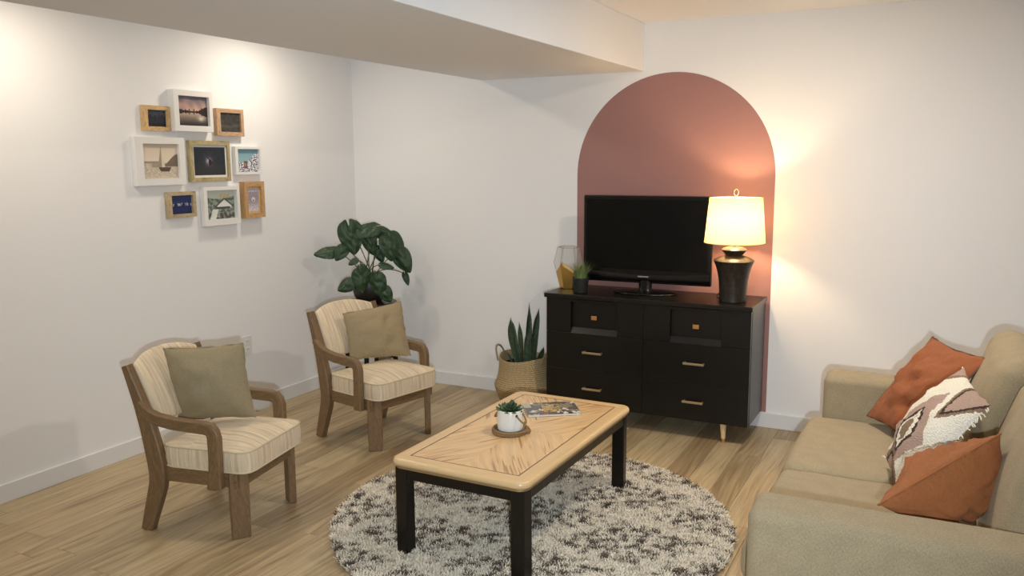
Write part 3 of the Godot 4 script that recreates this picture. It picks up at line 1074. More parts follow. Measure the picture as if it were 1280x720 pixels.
func build_dresser_group() -> void:
	var blk: Material = mats.black_lacquer
	var t := thing("dresser", "low black dresser with brass pulls standing against the rose arch", "dresser", Vector3(2.26, 0, 0.22))
	# carcass: sides, bottom, back and rails, so that the recesses are real
	part(t, "body", boxed(Vector3(1.176, 0.63, 0.345), 0.004, at(0, 0.42, -0.0175)), blk)
	part(t, "top", boxed(Vector3(1.19, 0.026, 0.40), 0.004, at(0, 0.747, 0.005)), blk)
	for cx in [-0.2935, 0.2935]:
		for d in [[0.2135, 0.2105], [0.4265, 0.2135]]:
			var dr := part(t, "drawer", boxed(Vector3(0.5855, d[1], 0.03), 0.0015, at(cx, d[0], 0.17)), blk)
			var b := MB.new()
			b.bar([Vector3(cx - 0.057, d[0] + 0.002, 0.209), Vector3(cx + 0.057, d[0] + 0.002, 0.209)], 0.006, Vector3.UP, 0.006, 0.002)
			for sx in [-0.05, 0.05]:
				b.bar([Vector3(cx + sx, d[0] + 0.002, 0.184), Vector3(cx + sx, d[0] + 0.002, 0.206)], 0.005, Vector3.UP, 0.005, 0.001)
			part(dr, "handle", b.mesh(), mats.aged_brass, "slim brass bar handle")
		# upper drawer: flush side blocks with a recessed middle and a sloping lip
		var up := part(t, "drawer", boxed(Vector3(0.282, 0.152, 0.008), 0.002, at(cx, 0.638, 0.158)), blk)
		for sx in [-1.0, 1.0]:
			part(up, "side_block", boxed(Vector3(0.1515, 0.1985, 0.03), 0.0015, at(cx + sx * 0.2170, 0.6338, 0.17)), blk)
		part(up, "top_rail", boxed(Vector3(0.284, 0.016, 0.03), 0.002, at(cx, 0.722, 0.17)), blk)
		part(up, "lip", boxed(Vector3(0.282, 0.006, 0.038), 0.001, turned(cx, 0.5485, 0.1735, Vector3(1.08, 0, 0))), blk)
		var kb := MB.new()
		kb.box(Vector3(0.034, 0.024, 0.010), 0.003, at(cx, 0.628, 0.175))
		kb.box(Vector3(0.014, 0.012, 0.012), 0.001, at(cx, 0.628, 0.166))
		part(up, "knob", kb.mesh(), mats.brass, "square brass knob")
	for p in [[-0.46, 0.15], [0.45, 0.15], [-0.46, -0.15], [0.45, -0.15]]:
		var b := MB.new()
		var a := Vector3(p[0], 0.105, p[1])
		var e := Vector3(p[0] * 1.012, 0.022, p[1] * 1.05)
		b.tube([a, e], [0.018, 0.011], 16)
		var leg := part(t, "leg", b.mesh(), mats.pale_maple)
		b = MB.new()
		b.tube([e + Vector3(0, 0.002, 0), Vector3(e.x, 0.0, e.z)], [0.0115, 0.008], 16)
		part(leg, "ferrule", b.mesh(), mats.brass)

	# television
	var tv := thing("television", "black flat screen television on a glossy oval stand on the dresser", "television", Vector3(2.20, 0.7605, 0.19), 0.035)
	part(tv, "housing", boxed(Vector3(0.752, 0.500, 0.035), 0.008, at(0, 0.307, -0.004)), mats.black_plastic)
	part(tv, "back_cover", boxed(Vector3(0.55, 0.34, 0.04), 0.015, at(0, 0.29, -0.04)), mats.black_plastic)
	part(tv, "screen", boxed(Vector3(0.710, 0.402, 0.003), 0.001, at(0, 0.335, 0.0145)), mats.dark_screen)
	var b := MB.new()
	b.grid(24, 6, func(u, v):
		var x: float = lerpf(-0.37, 0.37, u)
		var y: float = lerpf(0.066, 0.124 - 0.018 * (1.0 - pow(absf(2.0 * u - 1.0), 2.0)), v)
		return [Vector3(x, y, 0.0136 + 0.006 * sin(PI * v)), Vector2(u, v)])
	part(tv, "lower_bezel", b.mesh(), mats.black_plastic)
	b = MB.new()
	b.lathe([Vector2(0.034, 0.010), Vector2(0.030, 0.03), Vector2(0.032, 0.075)], 24, Vector3.ZERO, func(p, _a): return Vector3(p.x * 1.25, p.y, p.z * 0.6))
	part(tv, "neck", b.mesh(), mats.black_plastic)
	b = MB.new()
	b.lathe([Vector2(0.001, 0.0), Vector2(0.185, 0.0), Vector2(0.190, 0.004), Vector2(0.188, 0.010), Vector2(0.15, 0.013), Vector2(0.001, 0.016)], 48, Vector3(0, 0, 0.005), func(p, _a): return Vector3(p.x, p.y, p.z * 0.58))
	part(tv, "stand_base", b.mesh(), mats.black_plastic)
	var tm := TextMesh.new()
	var font := SystemFont.new()
	font.font_names = PackedStringArray(["Droid Sans"])
	font.font_weight = 700
	tm.font = font
	tm.text = "SAMSUNG"
	tm.font_size = 16
	tm.pixel_size = 0.00072
	tm.depth = 0.0006
	var lg := part(tv, "logo_print", tm, mats.silver_print, "small silver lettering")
	lg.position = Vector3(-0.01, 0.096, 0.0200)
	lg.scale = Vector3(1.15, 0.85, 1)

	# table lamp
	var lp := thing("table_lamp", "table lamp with cream drum shade and dark bronze urn base, switched on", "lamp", Vector3(2.716, 0.7605, 0.265))
	b = MB.new()
	b.lathe([Vector2(0.001, 0.0), Vector2(0.071, 0.0), Vector2(0.0725, 0.003), Vector2(0.0725, 0.003), Vector2(0.0715, 0.03), Vector2(0.073, 0.07), Vector2(0.077, 0.115), Vector2(0.084, 0.155), Vector2(0.094, 0.19), Vector2(0.105, 0.216), Vector2(0.107, 0.221), Vector2(0.107, 0.221), Vector2(0.100, 0.228), Vector2(0.078, 0.240), Vector2(0.052, 0.248), Vector2(0.045, 0.250), Vector2(0.042, 0.254)], 48)
	part(lp, "urn_base", b.mesh(), mats.dark_bronze)
	b = MB.new()
	b.lathe([Vector2(0.042, 0.252), Vector2(0.050, 0.258), Vector2(0.062, 0.272), Vector2(0.0675, 0.280), Vector2(0.0675, 0.280), Vector2(0.058, 0.288), Vector2(0.036, 0.296), Vector2(0.012, 0.300), Vector2(0.007, 0.304), Vector2(0.006, 0.325)], 48)
	part(lp, "cap", b.mesh(), mats.dark_bronze)
	b = MB.new()
	b.tube([Vector3(0, 0.32, 0), Vector3(0, 0.372, 0)], 0.013, 16)
	part(lp, "socket", b.mesh(), mats.brass)
	b = MB.new()
	b.lathe([Vector2(0.013, 0.370), Vector2(0.018, 0.385), Vector2(0.029, 0.41), Vector2(0.030, 0.425), Vector2(0.022, 0.445), Vector2(0.001, 0.455)], 24)
	part(lp, "light_bulb", b.mesh(), mats.lamp_bulb_glow)
	b = MB.new()
	b.lathe([Vector2(0.159, 0.318), Vector2(0.1375, 0.556)], 64)
	b.lathe([Vector2(0.1365, 0.556), Vector2(0.158, 0.318)], 64)
	var sh := part(lp, "lamp_shade", b.mesh(), mats.lamp_shade_linen)
	for d in [[0.1588, 0.319], [0.1377, 0.555]]:
		var loop := []
		for k in 65:
			loop.append(Vector3(cos(TAU * k / 64.0) * d[0], d[1], sin(TAU * k / 64.0) * d[0]))
		b = MB.new()
		b.tube(loop, 0.0022, 6, false)
		part(sh, "rim", b.mesh(), mats.lamp_shade_linen)
	b = MB.new()
	for s in [-1.0, 1.0]:
		b.tube([Vector3(0, 0.330, 0), Vector3(s * 0.045, 0.36, 0), Vector3(s * 0.05, 0.44, 0), Vector3(s * 0.03, 0.53, 0), Vector3(0, 0.553, 0)], 0.0018, 6)
	for k in 3:
		b.tube([Vector3(0, 0.553, 0), Vector3(cos(TAU * k / 3.0) * 0.137, 0.553, sin(TAU * k / 3.0) * 0.137)], 0.0016, 6)
	part(lp, "harp", b.mesh(), mats.nickel)
	b = MB.new()
	b.tube([Vector3(0, 0.553, 0), Vector3(0, 0.570, 0)], 0.004, 10)
	var ring := []
	for k in 33:
		ring.append(Vector3(sin(TAU * k / 32.0) * 0.0115, 0.585 - cos(TAU * k / 32.0) * 0.017, 0))
	b.tube(ring, 0.0026, 8, false)
	part(lp, "finial", b.mesh(), mats.nickel, "pale ring finial")
	b = MB.new()
	b.tube([Vector3(-0.065, 0.006, -0.02), Vector3(-0.085, 0.008, -0.02), Vector3(-0.092, 0.022, -0.03), Vector3(-0.084, 0.032, -0.05), Vector3(-0.075, 0.015, -0.08), Vector3(-0.07, 0.004, -0.13), Vector3(-0.07, 0.004, -0.2)], 0.003, 8)
	part(lp, "cord", b.mesh(), mats.black_plastic)
	var om := OmniLight3D.new()
	om.name = "lamp_light"
	om.position = Vector3(0, 0.435, 0)
	om.light_color = Color(1.0, 0.86, 0.66)
	om.light_energy = 0.25
	om.light_size = 0.03
	om.omni_range = 10.0
	om.omni_attenuation = 2.0
	om.shadow_enabled = true
	lp.add_child(om)

	# faceted glass vase, its lower part gilded
	var vs := thing("glass_vase", "faceted clear glass vase with gilded lower facets on the dresser end", "vase", Vector3(1.722, 0.7605, 0.20), 0.35)
	var ngon := 6
	var lv := [[0.050, 0.004], [0.088, 0.155], [0.066, 0.246]]
	var ringp := func(k: int, r: float, y: float) -> Vector3:
		return Vector3(cos(TAU * k / ngon) * r, y, sin(TAU * k / ngon) * r)
	b = MB.new()
	for k in ngon:
		for s in 2:
			for w in 2:
				var dr := 0.0 if w == 0 else -0.003
				b.group += 1
				var ids := []
				for q in [ringp.call(k, lv[s][0] + dr, lv[s][1]), ringp.call(k, lv[s + 1][0] + dr, lv[s + 1][1]), ringp.call(k + 1, lv[s + 1][0] + dr, lv[s + 1][1]), ringp.call(k + 1, lv[s][0] + dr, lv[s][1])]:
					ids.append(b.vert(q, Vector2.ZERO))
				if w == 0:
					b.quad(ids[0], ids[1], ids[2], ids[3])
				else:
					b.quad(ids[0], ids[3], ids[2], ids[1])
	part(vs, "glass_body", b.mesh(), mats.clear_glass, "clear angular glass")
	b = MB.new()
	var rim := []
	for k in ngon + 1:
		rim.append(ringp.call(k, 0.0645, 0.246))
	b.tube(rim, 0.0022, 6, false)
	part(vs, "rim", b.mesh(), mats.thick_glass)
	for k in ngon:
		b = MB.new()
		b.tube([ringp.call(k, lv[0][0] - 0.001, lv[0][1] + 0.001), ringp.call(k, lv[1][0] - 0.001, lv[1][1]), ringp.call(k, lv[2][0] - 0.001, lv[2][1])], 0.0013, 6)
		part(vs, "facet_edge", b.mesh(), mats.thick_glass)
	b = MB.new()
	for k in ngon:
		b.group += 1
		var r0 := 0.0508
		var hi := func(j: int) -> float: return 0.148 if posmod(j, 2) == 0 else 0.095
		var y0: float = hi.call(k)
		var y1: float = hi.call(k + 1)
		var rr := func(y: float) -> float: return lerpf(r0, 0.0888, (y - 0.004) / 0.151)
		var ids := []
		for q in [ringp.call(k, r0, 0.004), ringp.call(k, rr.call(y0), y0), ringp.call(k + 1, rr.call(y1), y1), ringp.call(k + 1, r0, 0.004)]:
			ids.append(b.vert(q, Vector2.ZERO))
		b.quad(ids[0], ids[1], ids[2], ids[3])
	b.group += 1
	var c0 := b.vert(Vector3(0, 0.001, 0), Vector2.ZERO)
	var cs := []
	for k in ngon:
		cs.append(b.vert(ringp.call(k, 0.0508, 0.001), Vector2.ZERO))
	for k in ngon:
		b.tri(c0, cs[k], cs[(k + 1) % ngon])
		b.quad(b.vert(ringp.call(k, 0.0508, 0.001), Vector2.ZERO), b.vert(ringp.call(k, 0.0508, 0.004), Vector2.ZERO), b.vert(ringp.call(k + 1, 0.0508, 0.004), Vector2.ZERO), b.vert(ringp.call(k + 1, 0.0508, 0.001), Vector2.ZERO))
	part(vs, "gilding", b.mesh(), mats.gold_leaf, "gold lower facets")

	# small grass plant
	var gp := thing("potted_grass", "small artificial grass plant in a black pot beside the vase", "plant", Vector3(1.858, 0.7605, 0.335))
	b = MB.new()
	b.lathe([Vector2(0.001, 0.0), Vector2(0.037, 0.0), Vector2(0.039, 0.003), Vector2(0.039, 0.003), Vector2(0.0475, 0.082), Vector2(0.0475, 0.082), Vector2(0.0475, 0.088), Vector2(0.0445, 0.088), Vector2(0.0445, 0.088), Vector2(0.043, 0.078)], 32)
	part(gp, "pot", b.mesh(), mats.black_pot)
	b = MB.new()
	b.lathe([Vector2(0.0435, 0.079), Vector2(0.001, 0.079)], 24)
	part(gp, "soil", b.mesh(), mats.potting_soil)
	var rng := RandomNumberGenerator.new()
	rng.seed = 5
	b = MB.new()
	for k in 170:
		var a := rng.randf() * TAU
		var r := sqrt(rng.randf()) * 0.034
		var o := Vector3(cos(a) * r, 0.078, sin(a) * r)
		var a2 := a + rng.randf_range(-0.5, 0.5)
		var lean := rng.randf_range(0.15, 0.95) * (0.4 + r / 0.034)
		var ln := rng.randf_range(0.075, 0.125)
		var d := Vector3(cos(a2), 0, sin(a2))
		var sdv := Vector3(-d.z, 0, d.x) * 0.0019
		b.group += 1
		var ids := []
		for j in 5:
			var w := j / 4.0
			var p := o + d * (ln * lean * w * w * 0.75) + Vector3.UP * ln * w * (1.0 - 0.25 * lean * w)
			ids.append(b.vert(p - sdv * (1.0 - w * 0.9), Vector2(0, w)))
			ids.append(b.vert(p + sdv * (1.0 - w * 0.9), Vector2(1, w)))
		for j in 4:
			b.quad(ids[j * 2], ids[j * 2 + 1], ids[j * 2 + 3], ids[j * 2 + 2])
	var gb := part(gp, "grass_blades", b.mesh(), mats.grass_leaf)
	gb.set_meta("kind", "stuff")


func rounded_rect(hx: float, hz: float, r: float, n := 8) -> PackedVector2Array:
	var out := PackedVector2Array()
	for q in 4:
		var c: Vector2 = [Vector2(hx - r, hz - r), Vector2(-hx + r, hz - r), Vector2(-hx + r, -hz + r), Vector2(hx - r, -hz + r)][q]
		for k in n + 1:
			var a := PI / 2 * (q + float(k) / n)
			out.append(c + Vector2(cos(a), sin(a)) * r)
	return out


func build_table_group() -> void:
	# rug
	var rg := thing("round_rug", "round cream shag rug flecked with dark brown under the coffee table", "rug", Vector3(2.215, 0.0, 1.73))
	var b := MB.new()
	b.lathe([Vector2(0.001, 0.0005), Vector2(0.83, 0.0005), Vector2(0.83, 0.008), Vector2(0.001, 0.008)], 96)
	part(rg, "backing", b.mesh(), mats.rug_backing)
	b = MB.new()
	var trng := RandomNumberGenerator.new()
	trng.seed = 3
	for k in 5:
		var a := TAU * k / 5.0 + trng.randf() * 0.6
		var d := Vector3(cos(a), 0, sin(a))
		var sv := Vector3(-d.z, 0, d.x) * 0.0026
		var ln := trng.randf_range(0.020, 0.027)
		b.group += 1
		var ids := []
		for j in 4:
			var w := j / 3.0
			var p := d * (0.0015 + 0.0125 * w * w) + Vector3.UP * ln * (w - 0.28 * w * w)
			ids.append(b.vert(p - sv * (1.0 - 0.6 * w), Vector2.ZERO))
			ids.append(b.vert(p + sv * (1.0 - 0.6 * w), Vector2.ZERO))
		for j in 3:
			b.quad(ids[j * 2], ids[j * 2 + 1], ids[j * 2 + 3], ids[j * 2 + 2])
	var mm := MultiMesh.new()
	mm.transform_format = MultiMesh.TRANSFORM_3D
	mm.use_colors = true
	mm.mesh = b.mesh()
	var places := []
	var rng := RandomNumberGenerator.new()
	rng.seed = 21
	var step := 0.0074
	var n := int(0.85 / step) + 1
	var cream := Color(0.82, 0.735, 0.60)
	var brown := Color(0.10, 0.07, 0.05)
	var dir := Vector2(0.93, -0.36).normalized()
	for j in range(-n, n + 1):
		for i in range(-n, n + 1):
			var p := Vector2(i + 0.5 * (j & 1) + rng.randf_range(-0.3, 0.3), j + rng.randf_range(-0.3, 0.3)) * step
			var edge := 0.838 + 0.008 * n2(p.angle() * 6.0, 2.0)
			if p.length() > edge:
				continue
			var a := p.dot(dir)
			var c := p.dot(Vector2(-dir.y, dir.x))
			# pale trellis lines leave the pile undyed
			var lat := minf(absf(fposmod(a * 1.25 + c * 2.1 + 0.06 * n2(a * 5.0, c * 5.0), 1.0) - 0.5), absf(fposmod(a * 1.25 - c * 2.1 + 0.06 * n2(a * 5.0 + 9.0, c * 5.0), 1.0) - 0.5))
			var thr := 0.10 + 0.42 * (1.0 - smoothstep(0.05, 0.15, lat))
			var dk := n2(a * 17.0, c * 24.0) * 0.64 + n2(a * 42.0 + 20.0, c * 50.0) * 0.42
			var col := cream * rng.randf_range(0.86, 1.08)
			if dk > thr:
				col = brown * rng.randf_range(0.8, 1.5)
			elif dk > thr - 0.03:
				col = cream.lerp(brown, 0.35)
			var s := rng.randf_range(0.85, 1.2)
			var bs := Basis.from_euler(Vector3(rng.randf_range(-0.3, 0.3), rng.randf() * TAU, rng.randf_range(-0.3, 0.3))).scaled(Vector3(s, s * rng.randf_range(0.8, 1.15), s))
			places.append([Transform3D(bs, Vector3(p.x, 0.006, p.y)), Color(col.r, col.g, col.b)])
	mm.instance_count = places.size()
	for k in places.size():
		mm.set_instance_transform(k, places[k][0])
		mm.set_instance_color(k, places[k][1])
	var mi := MultiMeshInstance3D.new()
	mi.name = "shag_pile"
	mi.multimesh = mm
	mi.material_override = mats.shag_pile
	mi.set_meta("kind", "stuff")
	rg.add_child(mi)

	# coffee table
	var hx := 0.296
	var hz := 0.540
	var t := thing("coffee_table", "low coffee table with inlaid light wood top and black legs on the round rug", "coffee table", Vector3(2.180, 0.0, 1.748), -0.012)
	var rim := MB.new()
	var o := rounded_rect(hx, hz, 0.048)
	var inn := rounded_rect(hx - 0.060, hz - 0.060, 0.001)
	var prof := [[0.010, 0.372], [0.003, 0.375], [0.0, 0.382], [0.0, 0.388], [0.003, 0.396], [0.009, 0.3995], [0.018, 0.4005]]
	var m := o.size()
	for e in prof.size() - 1:
		pass
	rim.group += 1
	var s0 := rim.v.size()
	for e in prof.size():
		var oo := rounded_rect(hx - prof[e][0], hz - prof[e][0], 0.048 - prof[e][0])
		var run := 0.0
		for k in m + 1:
			var p: Vector2 = oo[k % m]
			if k > 0:
				run += p.distance_to(oo[k - 1])
			rim.vert(Vector3(p.x, prof[e][1], p.y), Vector2(run, prof[e][0] + prof[e][1]))
	for e in prof.size() - 1:
		for k in m:
			var a := s0 + e * (m + 1) + k
			rim.quad(a, a + m + 1, a + m + 2, a + 1)
	# flat border, split at the mitres
	var last := rounded_rect(hx - 0.018, hz - 0.018, 0.030)
	for q in 4:
		rim.group += 1
		for k in range(q * 9 + 4, q * 9 + 13):
			var a: Vector2 = last[k % m]
			var c: Vector2 = last[(k + 1) % m]
			var ia: Vector2 = inn[k % m]
			var ic: Vector2 = inn[(k + 1) % m]
			var al := func(p: Vector2) -> Vector2: return Vector2(p.x, p.y) if q % 2 == 0 else Vector2(p.y, p.x)
			rim.quad(rim.vert(Vector3(a.x, 0.4005, a.y), al.call(a)), rim.vert(Vector3(ia.x, 0.4005, ia.y), al.call(ia)), rim.vert(Vector3(ic.x, 0.4005, ic.y), al.call(ic)), rim.vert(Vector3(c.x, 0.4005, c.y), al.call(c)))
	part(t, "top_border", rim.mesh(), mats.pale_maple, "pale rounded wood border")
	# inlay line
	var fx := hx - 0.060
	var fz := hz - 0.060
	for d in [[Vector3(fx * 2.0, 0.004, 0.005), 0.0, 1.0], [Vector3(fx * 2.0, 0.004, 0.005), 0.0, -1.0], [Vector3(0.005, 0.004, fz * 2.0 - 0.01), 1.0, 0.0], [Vector3(0.005, 0.004, fz * 2.0 - 0.01), -1.0, 0.0]]:
		part(t, "inlay_strip", boxed(d[0], 0.0, at(d[1] * (fx - 0.0025), 0.3984, d[2] * (fz - 0.0025))), mats.dark_inlay)
	# four veneer leaves with the grain running from the centre to the corners
	var vx := fx - 0.005
	var vz := fz - 0.005
	for sx in [-1.0, 1.0]:
		for sz in [-1.0, 1.0]:
			var vb := MB.new()
			var gd := Vector2(sx * 0.55, sz * 0.84).normalized()
			var g2: Vector2 = Vector2(-gd.y, gd.x) * sx * sz
			vb.grid(1, 1, func(u, v):
				var p := Vector2(sx * lerpf(0.0002, vx, u), sz * lerpf(0.0002, vz, v))
				return [Vector3(p.x, 0.4003, p.y), Vector2(p.dot(gd) * 1.6 + 0.03, p.dot(g2) * 1.6 + 0.5 + sx * 0.03 + sz * 0.015)], sx * sz > 0)
			part(t, "veneer_leaf", vb.mesh(), mats.oak_veneer)
	part(t, "top_core", boxed(Vector3(hx * 2.0 - 0.05, 0.024, hz * 2.0 - 0.05), 0.0, at(0, 0.3842, 0)), mats.oak_veneer)
	# brass band and black frame
	var band := MB.new()
	band.group += 1
	var bo := rounded_rect(hx - 0.011, hz - 0.011, 0.04)
	for k in m:
		var a: Vector2 = bo[k]
		var c: Vector2 = bo[(k + 1) % m]
		band.quad(band.vert(Vector3(a.x, 0.362, a.y), Vector2.ZERO), band.vert(Vector3(a.x, 0.373, a.y), Vector2.ZERO), band.vert(Vector3(c.x, 0.373, c.y), Vector2.ZERO), band.vert(Vector3(c.x, 0.362, c.y), Vector2.ZERO))
	part(t, "brass_band", band.mesh(), mats.aged_brass)
	var ap := MB.new()
	for d in [[Vector3(hx * 2.0 - 0.10, 0.042, 0.026), 0.0, hz - 0.030], [Vector3(hx * 2.0 - 0.10, 0.042, 0.026), 0.0, -hz + 0.030], [Vector3(0.026, 0.042, hz * 2.0 - 0.10), hx - 0.030, 0.0], [Vector3(0.026, 0.042, hz * 2.0 - 0.10), -hx + 0.030, 0.0]]:
		ap.box(d[0], 0.002, at(d[1], 0.342, d[2]))
	ap.slab(rounded_rect(hx - 0.012, hz - 0.012, 0.04), Vector3(0, 0.362, 0), Vector3.RIGHT, Vector3.BACK, 0.002)
	part(t, "apron", ap.mesh(), mats.black_lacquer)
	for sx in [-1.0, 1.0]:
		for sz in [-1.0, 1.0]:
			var lb := MB.new()
			# square post whose outer corner is rounded, with a groove on each outer face
			var pts := PackedVector2Array()
			for q in rounded_rect(0.029, 0.029, 0.004, 3):
				pts.append(q)
			var out := PackedVector2Array()
			for q in pts:
				var w := q
				if w.x > 0.0 and w.y > 0.0:
					w = Vector2(0.003, 0.003) + (w - Vector2(0.003, 0.003)).normalized() * minf((w - Vector2(0.003, 0.003)).length(), 0.0275)
				out.append(Vector2(w.x * sx, w.y * sz))
			if sx * sz < 0.0:
				out.reverse()
			# slab's normal is ex cross ey: RIGHT x BACK points down, so start at the top
			lb.slab(out, Vector3(sx * (hx - 0.042), 0.3625, sz * (hz - 0.042)), Vector3.RIGHT, Vector3.BACK, 0.3465)
			part(t, "leg", lb.mesh(), mats.black_lacquer)

	# succulent in a white pot on a rope coaster
	var top := 0.4007
	var co := thing("rope_coaster", "round coaster of coiled jute rope under the white pot", "coaster", Vector3(2.157, top, 1.806))
	b = MB.new()
	var coil := []
	for k in 150:
		var a := k * 0.21
		var r := 0.012 + 0.068 * k / 149.0
		coil.append(Vector3(cos(a) * r, 0.0068, sin(a) * r))
	b.tube(coil, 0.0066, 8)
	var up := []
	for k in 60:
		var a := k * 0.21 + 0.4
		up.append(Vector3(cos(a) * (0.072 + 0.004 * sin(k * 0.3)), 0.0165 + 0.001 * sin(k * 0.7), sin(a) * 0.072))
	b.tube(up, 0.0055, 8)
	part(co, "rope_coil", b.mesh(), mats.jute_rope)
	var sp := thing("potted_succulent", "green succulent in a small white ceramic pot with rope handles", "plant", Vector3(2.155, top + 0.0138, 1.802))
	b = MB.new()
	b.lathe([Vector2(0.001, 0.0), Vector2(0.050, 0.0), Vector2(0.0535, 0.003), Vector2(0.0545, 0.008), Vector2(0.0545, 0.084), Vector2(0.0535, 0.0865), Vector2(0.0515, 0.0865), Vector2(0.0505, 0.084), Vector2(0.0505, 0.070)], 48)
	part(sp, "pot", b.mesh(), mats.white_ceramic)
	b = MB.new()
	b.lathe([Vector2(0.0508, 0.072), Vector2(0.001, 0.074)], 32)
	part(sp, "soil", b.mesh(), mats.potting_soil)
	for sd in [-1.0, 1.0]:
		# the pot stands with its holes across the view; each handle is a loop of cord
		var ax: Vector3 = Vector3(0.86, 0, 0.20).normalized() * sd
		var cr := Vector3(-ax.z, 0, ax.x)
		b = MB.new()
		var lp := []
		for k in 17:
			var a := PI * k / 16.0
			lp.append(ax * (0.052 + 0.028 * sin(a)) + cr * cos(a) * 0.020 + Vector3(0, 0.068 - 0.030 * sin(a), 0))
		b.tube(lp, 0.0036, 8)
		if sd > 0:
			b.tube([ax * 0.076 + Vector3(0, 0.045, 0), ax * 0.082 + Vector3(0, 0.03, 0) + cr * 0.006, ax * 0.074 + Vector3(0, 0.014, 0) + cr * 0.010], 0.0036, 8)
		part(sp, "rope_handle", b.mesh(), mats.jute_rope)
		for e in [-1.0, 1.0]:
			b = MB.new()
			var hp: Vector3 = ax * 0.0510 + cr * e * 0.020 + Vector3(0, 0.068, 0)
			var nn := Vector3(hp.x, 0, hp.z).normalized()
			b.tube([hp - nn * 0.001, hp + nn * 0.0005], 0.006, 12)
			part(sp, "handle_hole", b.mesh(), mats.slot_black)
	rng.seed = 8
	var lf := MB.new()
	for side in 2:
		lf.grid(6, 8, func(u, v):
			var x: float = (u - 0.5) * 2.0
			var w: float = 0.0135 * pow(sin(PI * pow(v * 0.97 + 0.02, 0.8)), 0.8)
			return [Vector3(x * w, 0.046 * v, 0.004 * x * x + 0.006 * v * v + (0.0022 if side == 0 else -0.0022) * (1.0 - x * x)), Vector2(u, v)], side == 1)
	var lfm := lf.mesh()
	for ringk in 4:
		var cnt: int = [4, 6, 8, 9][ringk]
		for k in cnt:
			var a: float = TAU * k / cnt + ringk * 0.5 + rng.randf_range(-0.15, 0.15)
			var tilt: float = [0.15, 0.45, 0.75, 1.05][ringk] + rng.randf_range(-0.08, 0.08)
			var q := part(sp, "leaf", lfm, mats.succulent_leaf)
			var s := rng.randf_range(0.85, 1.15)
			q.transform = Transform3D(Basis(Vector3.UP, a) * Basis(Vector3.RIGHT, tilt) * Basis.from_scale(Vector3.ONE * s), Vector3(sin(a) * 0.006 * ringk, 0.072, cos(a) * 0.006 * ringk))

	# magazine
	var mg := thing("magazine", "glossy magazine with a colourful collage cover on the coffee table", "magazine", Vector3(2.178, top, 1.446), 0.60)
	part(mg, "pages", boxed(Vector3(0.238, 0.008, 0.186), 0.001, at(0.001, 0.0045, 0)), mats.paper_edge)
	var cov := tex(160, 128, func(u, v):
		var gx := int(u * 11.0 + 0.6 * n2(v * 9.0, 1.0))
		var gy := int(v * 6.0 + 0.6 * n2(u * 9.0, 5.0))
		var h := fposmod(sin(gx * 12.9898 + gy * 78.233) * 43758.5453, 1.0)
		var c := Color(0.36, 0.35, 0.34)
		if h > 0.80:
			c = Color(0.87, 0.84, 0.80)
		elif h > 0.62:
			c = Color(0.26, 0.25, 0.25)
		elif h > 0.48:
			c = Color(0.55, 0.50, 0.44)
		if absf(u - 0.5) < 0.17 and v > 0.15 and v < 0.8 and n2(u * 9.0, v * 9.0) > -0.25:
			c = Color(0.72, 0.60, 0.33)
		if v > 0.68 and u > 0.25 and u < 0.5 and h > 0.4:
			c = Color(0.66, 0.34, 0.30)
		if u < 0.14 and v < 0.4:
			c = Color(0.72, 0.68, 0.60)
		c = c * (1.0 + 0.35 * n2(u * 40.0, v * 34.0))
		return Color(c.r, c.g, c.b))
	var cmat := mat("magazine_cover", Color(1, 1, 1), 0.25, cov)
	b = MB.new()
	b.grid(1, 1, func(u, v): return [Vector3(lerpf(-0.119, 0.121, u), 0.0094, lerpf(0.094, -0.094, v)), Vector2(u, 1.0 - v)])
	b.grid(1, 1, func(u, v): return [Vector3(lerpf(-0.119, 0.121, u), 0.0001, lerpf(0.094, -0.094, v)), Vector2(u, 1.0 - v)], true)
	part(mg, "cover", b.mesh(), cmat)


func soft(size: Vector3, r: float, bulge: Vector3, sub := 8) -> ArrayMesh:
	var b := MB.new()
	var h := size / 2.0
	b.box(size, r, Transform3D(), 2, sub, 4, func(p):
		var a := Vector3(p.x / h.x, p.y / h.y, p.z / h.z)
		var k := Vector3((1.0 - a.y * a.y) * (1.0 - a.z * a.z), (1.0 - a.x * a.x) * (1.0 - a.z * a.z), (1.0 - a.y * a.y) * (1.0 - a.x * a.x))
		var w: float = 0.004 * n2(p.x * 9.0 + p.y * 4.0, p.z * 9.0)
		return p + Vector3(a.x * k.x * bulge.x, a.y * k.y * bulge.y, a.z * k.z * bulge.z) + Vector3(0, w, 0))
	return b.mesh()


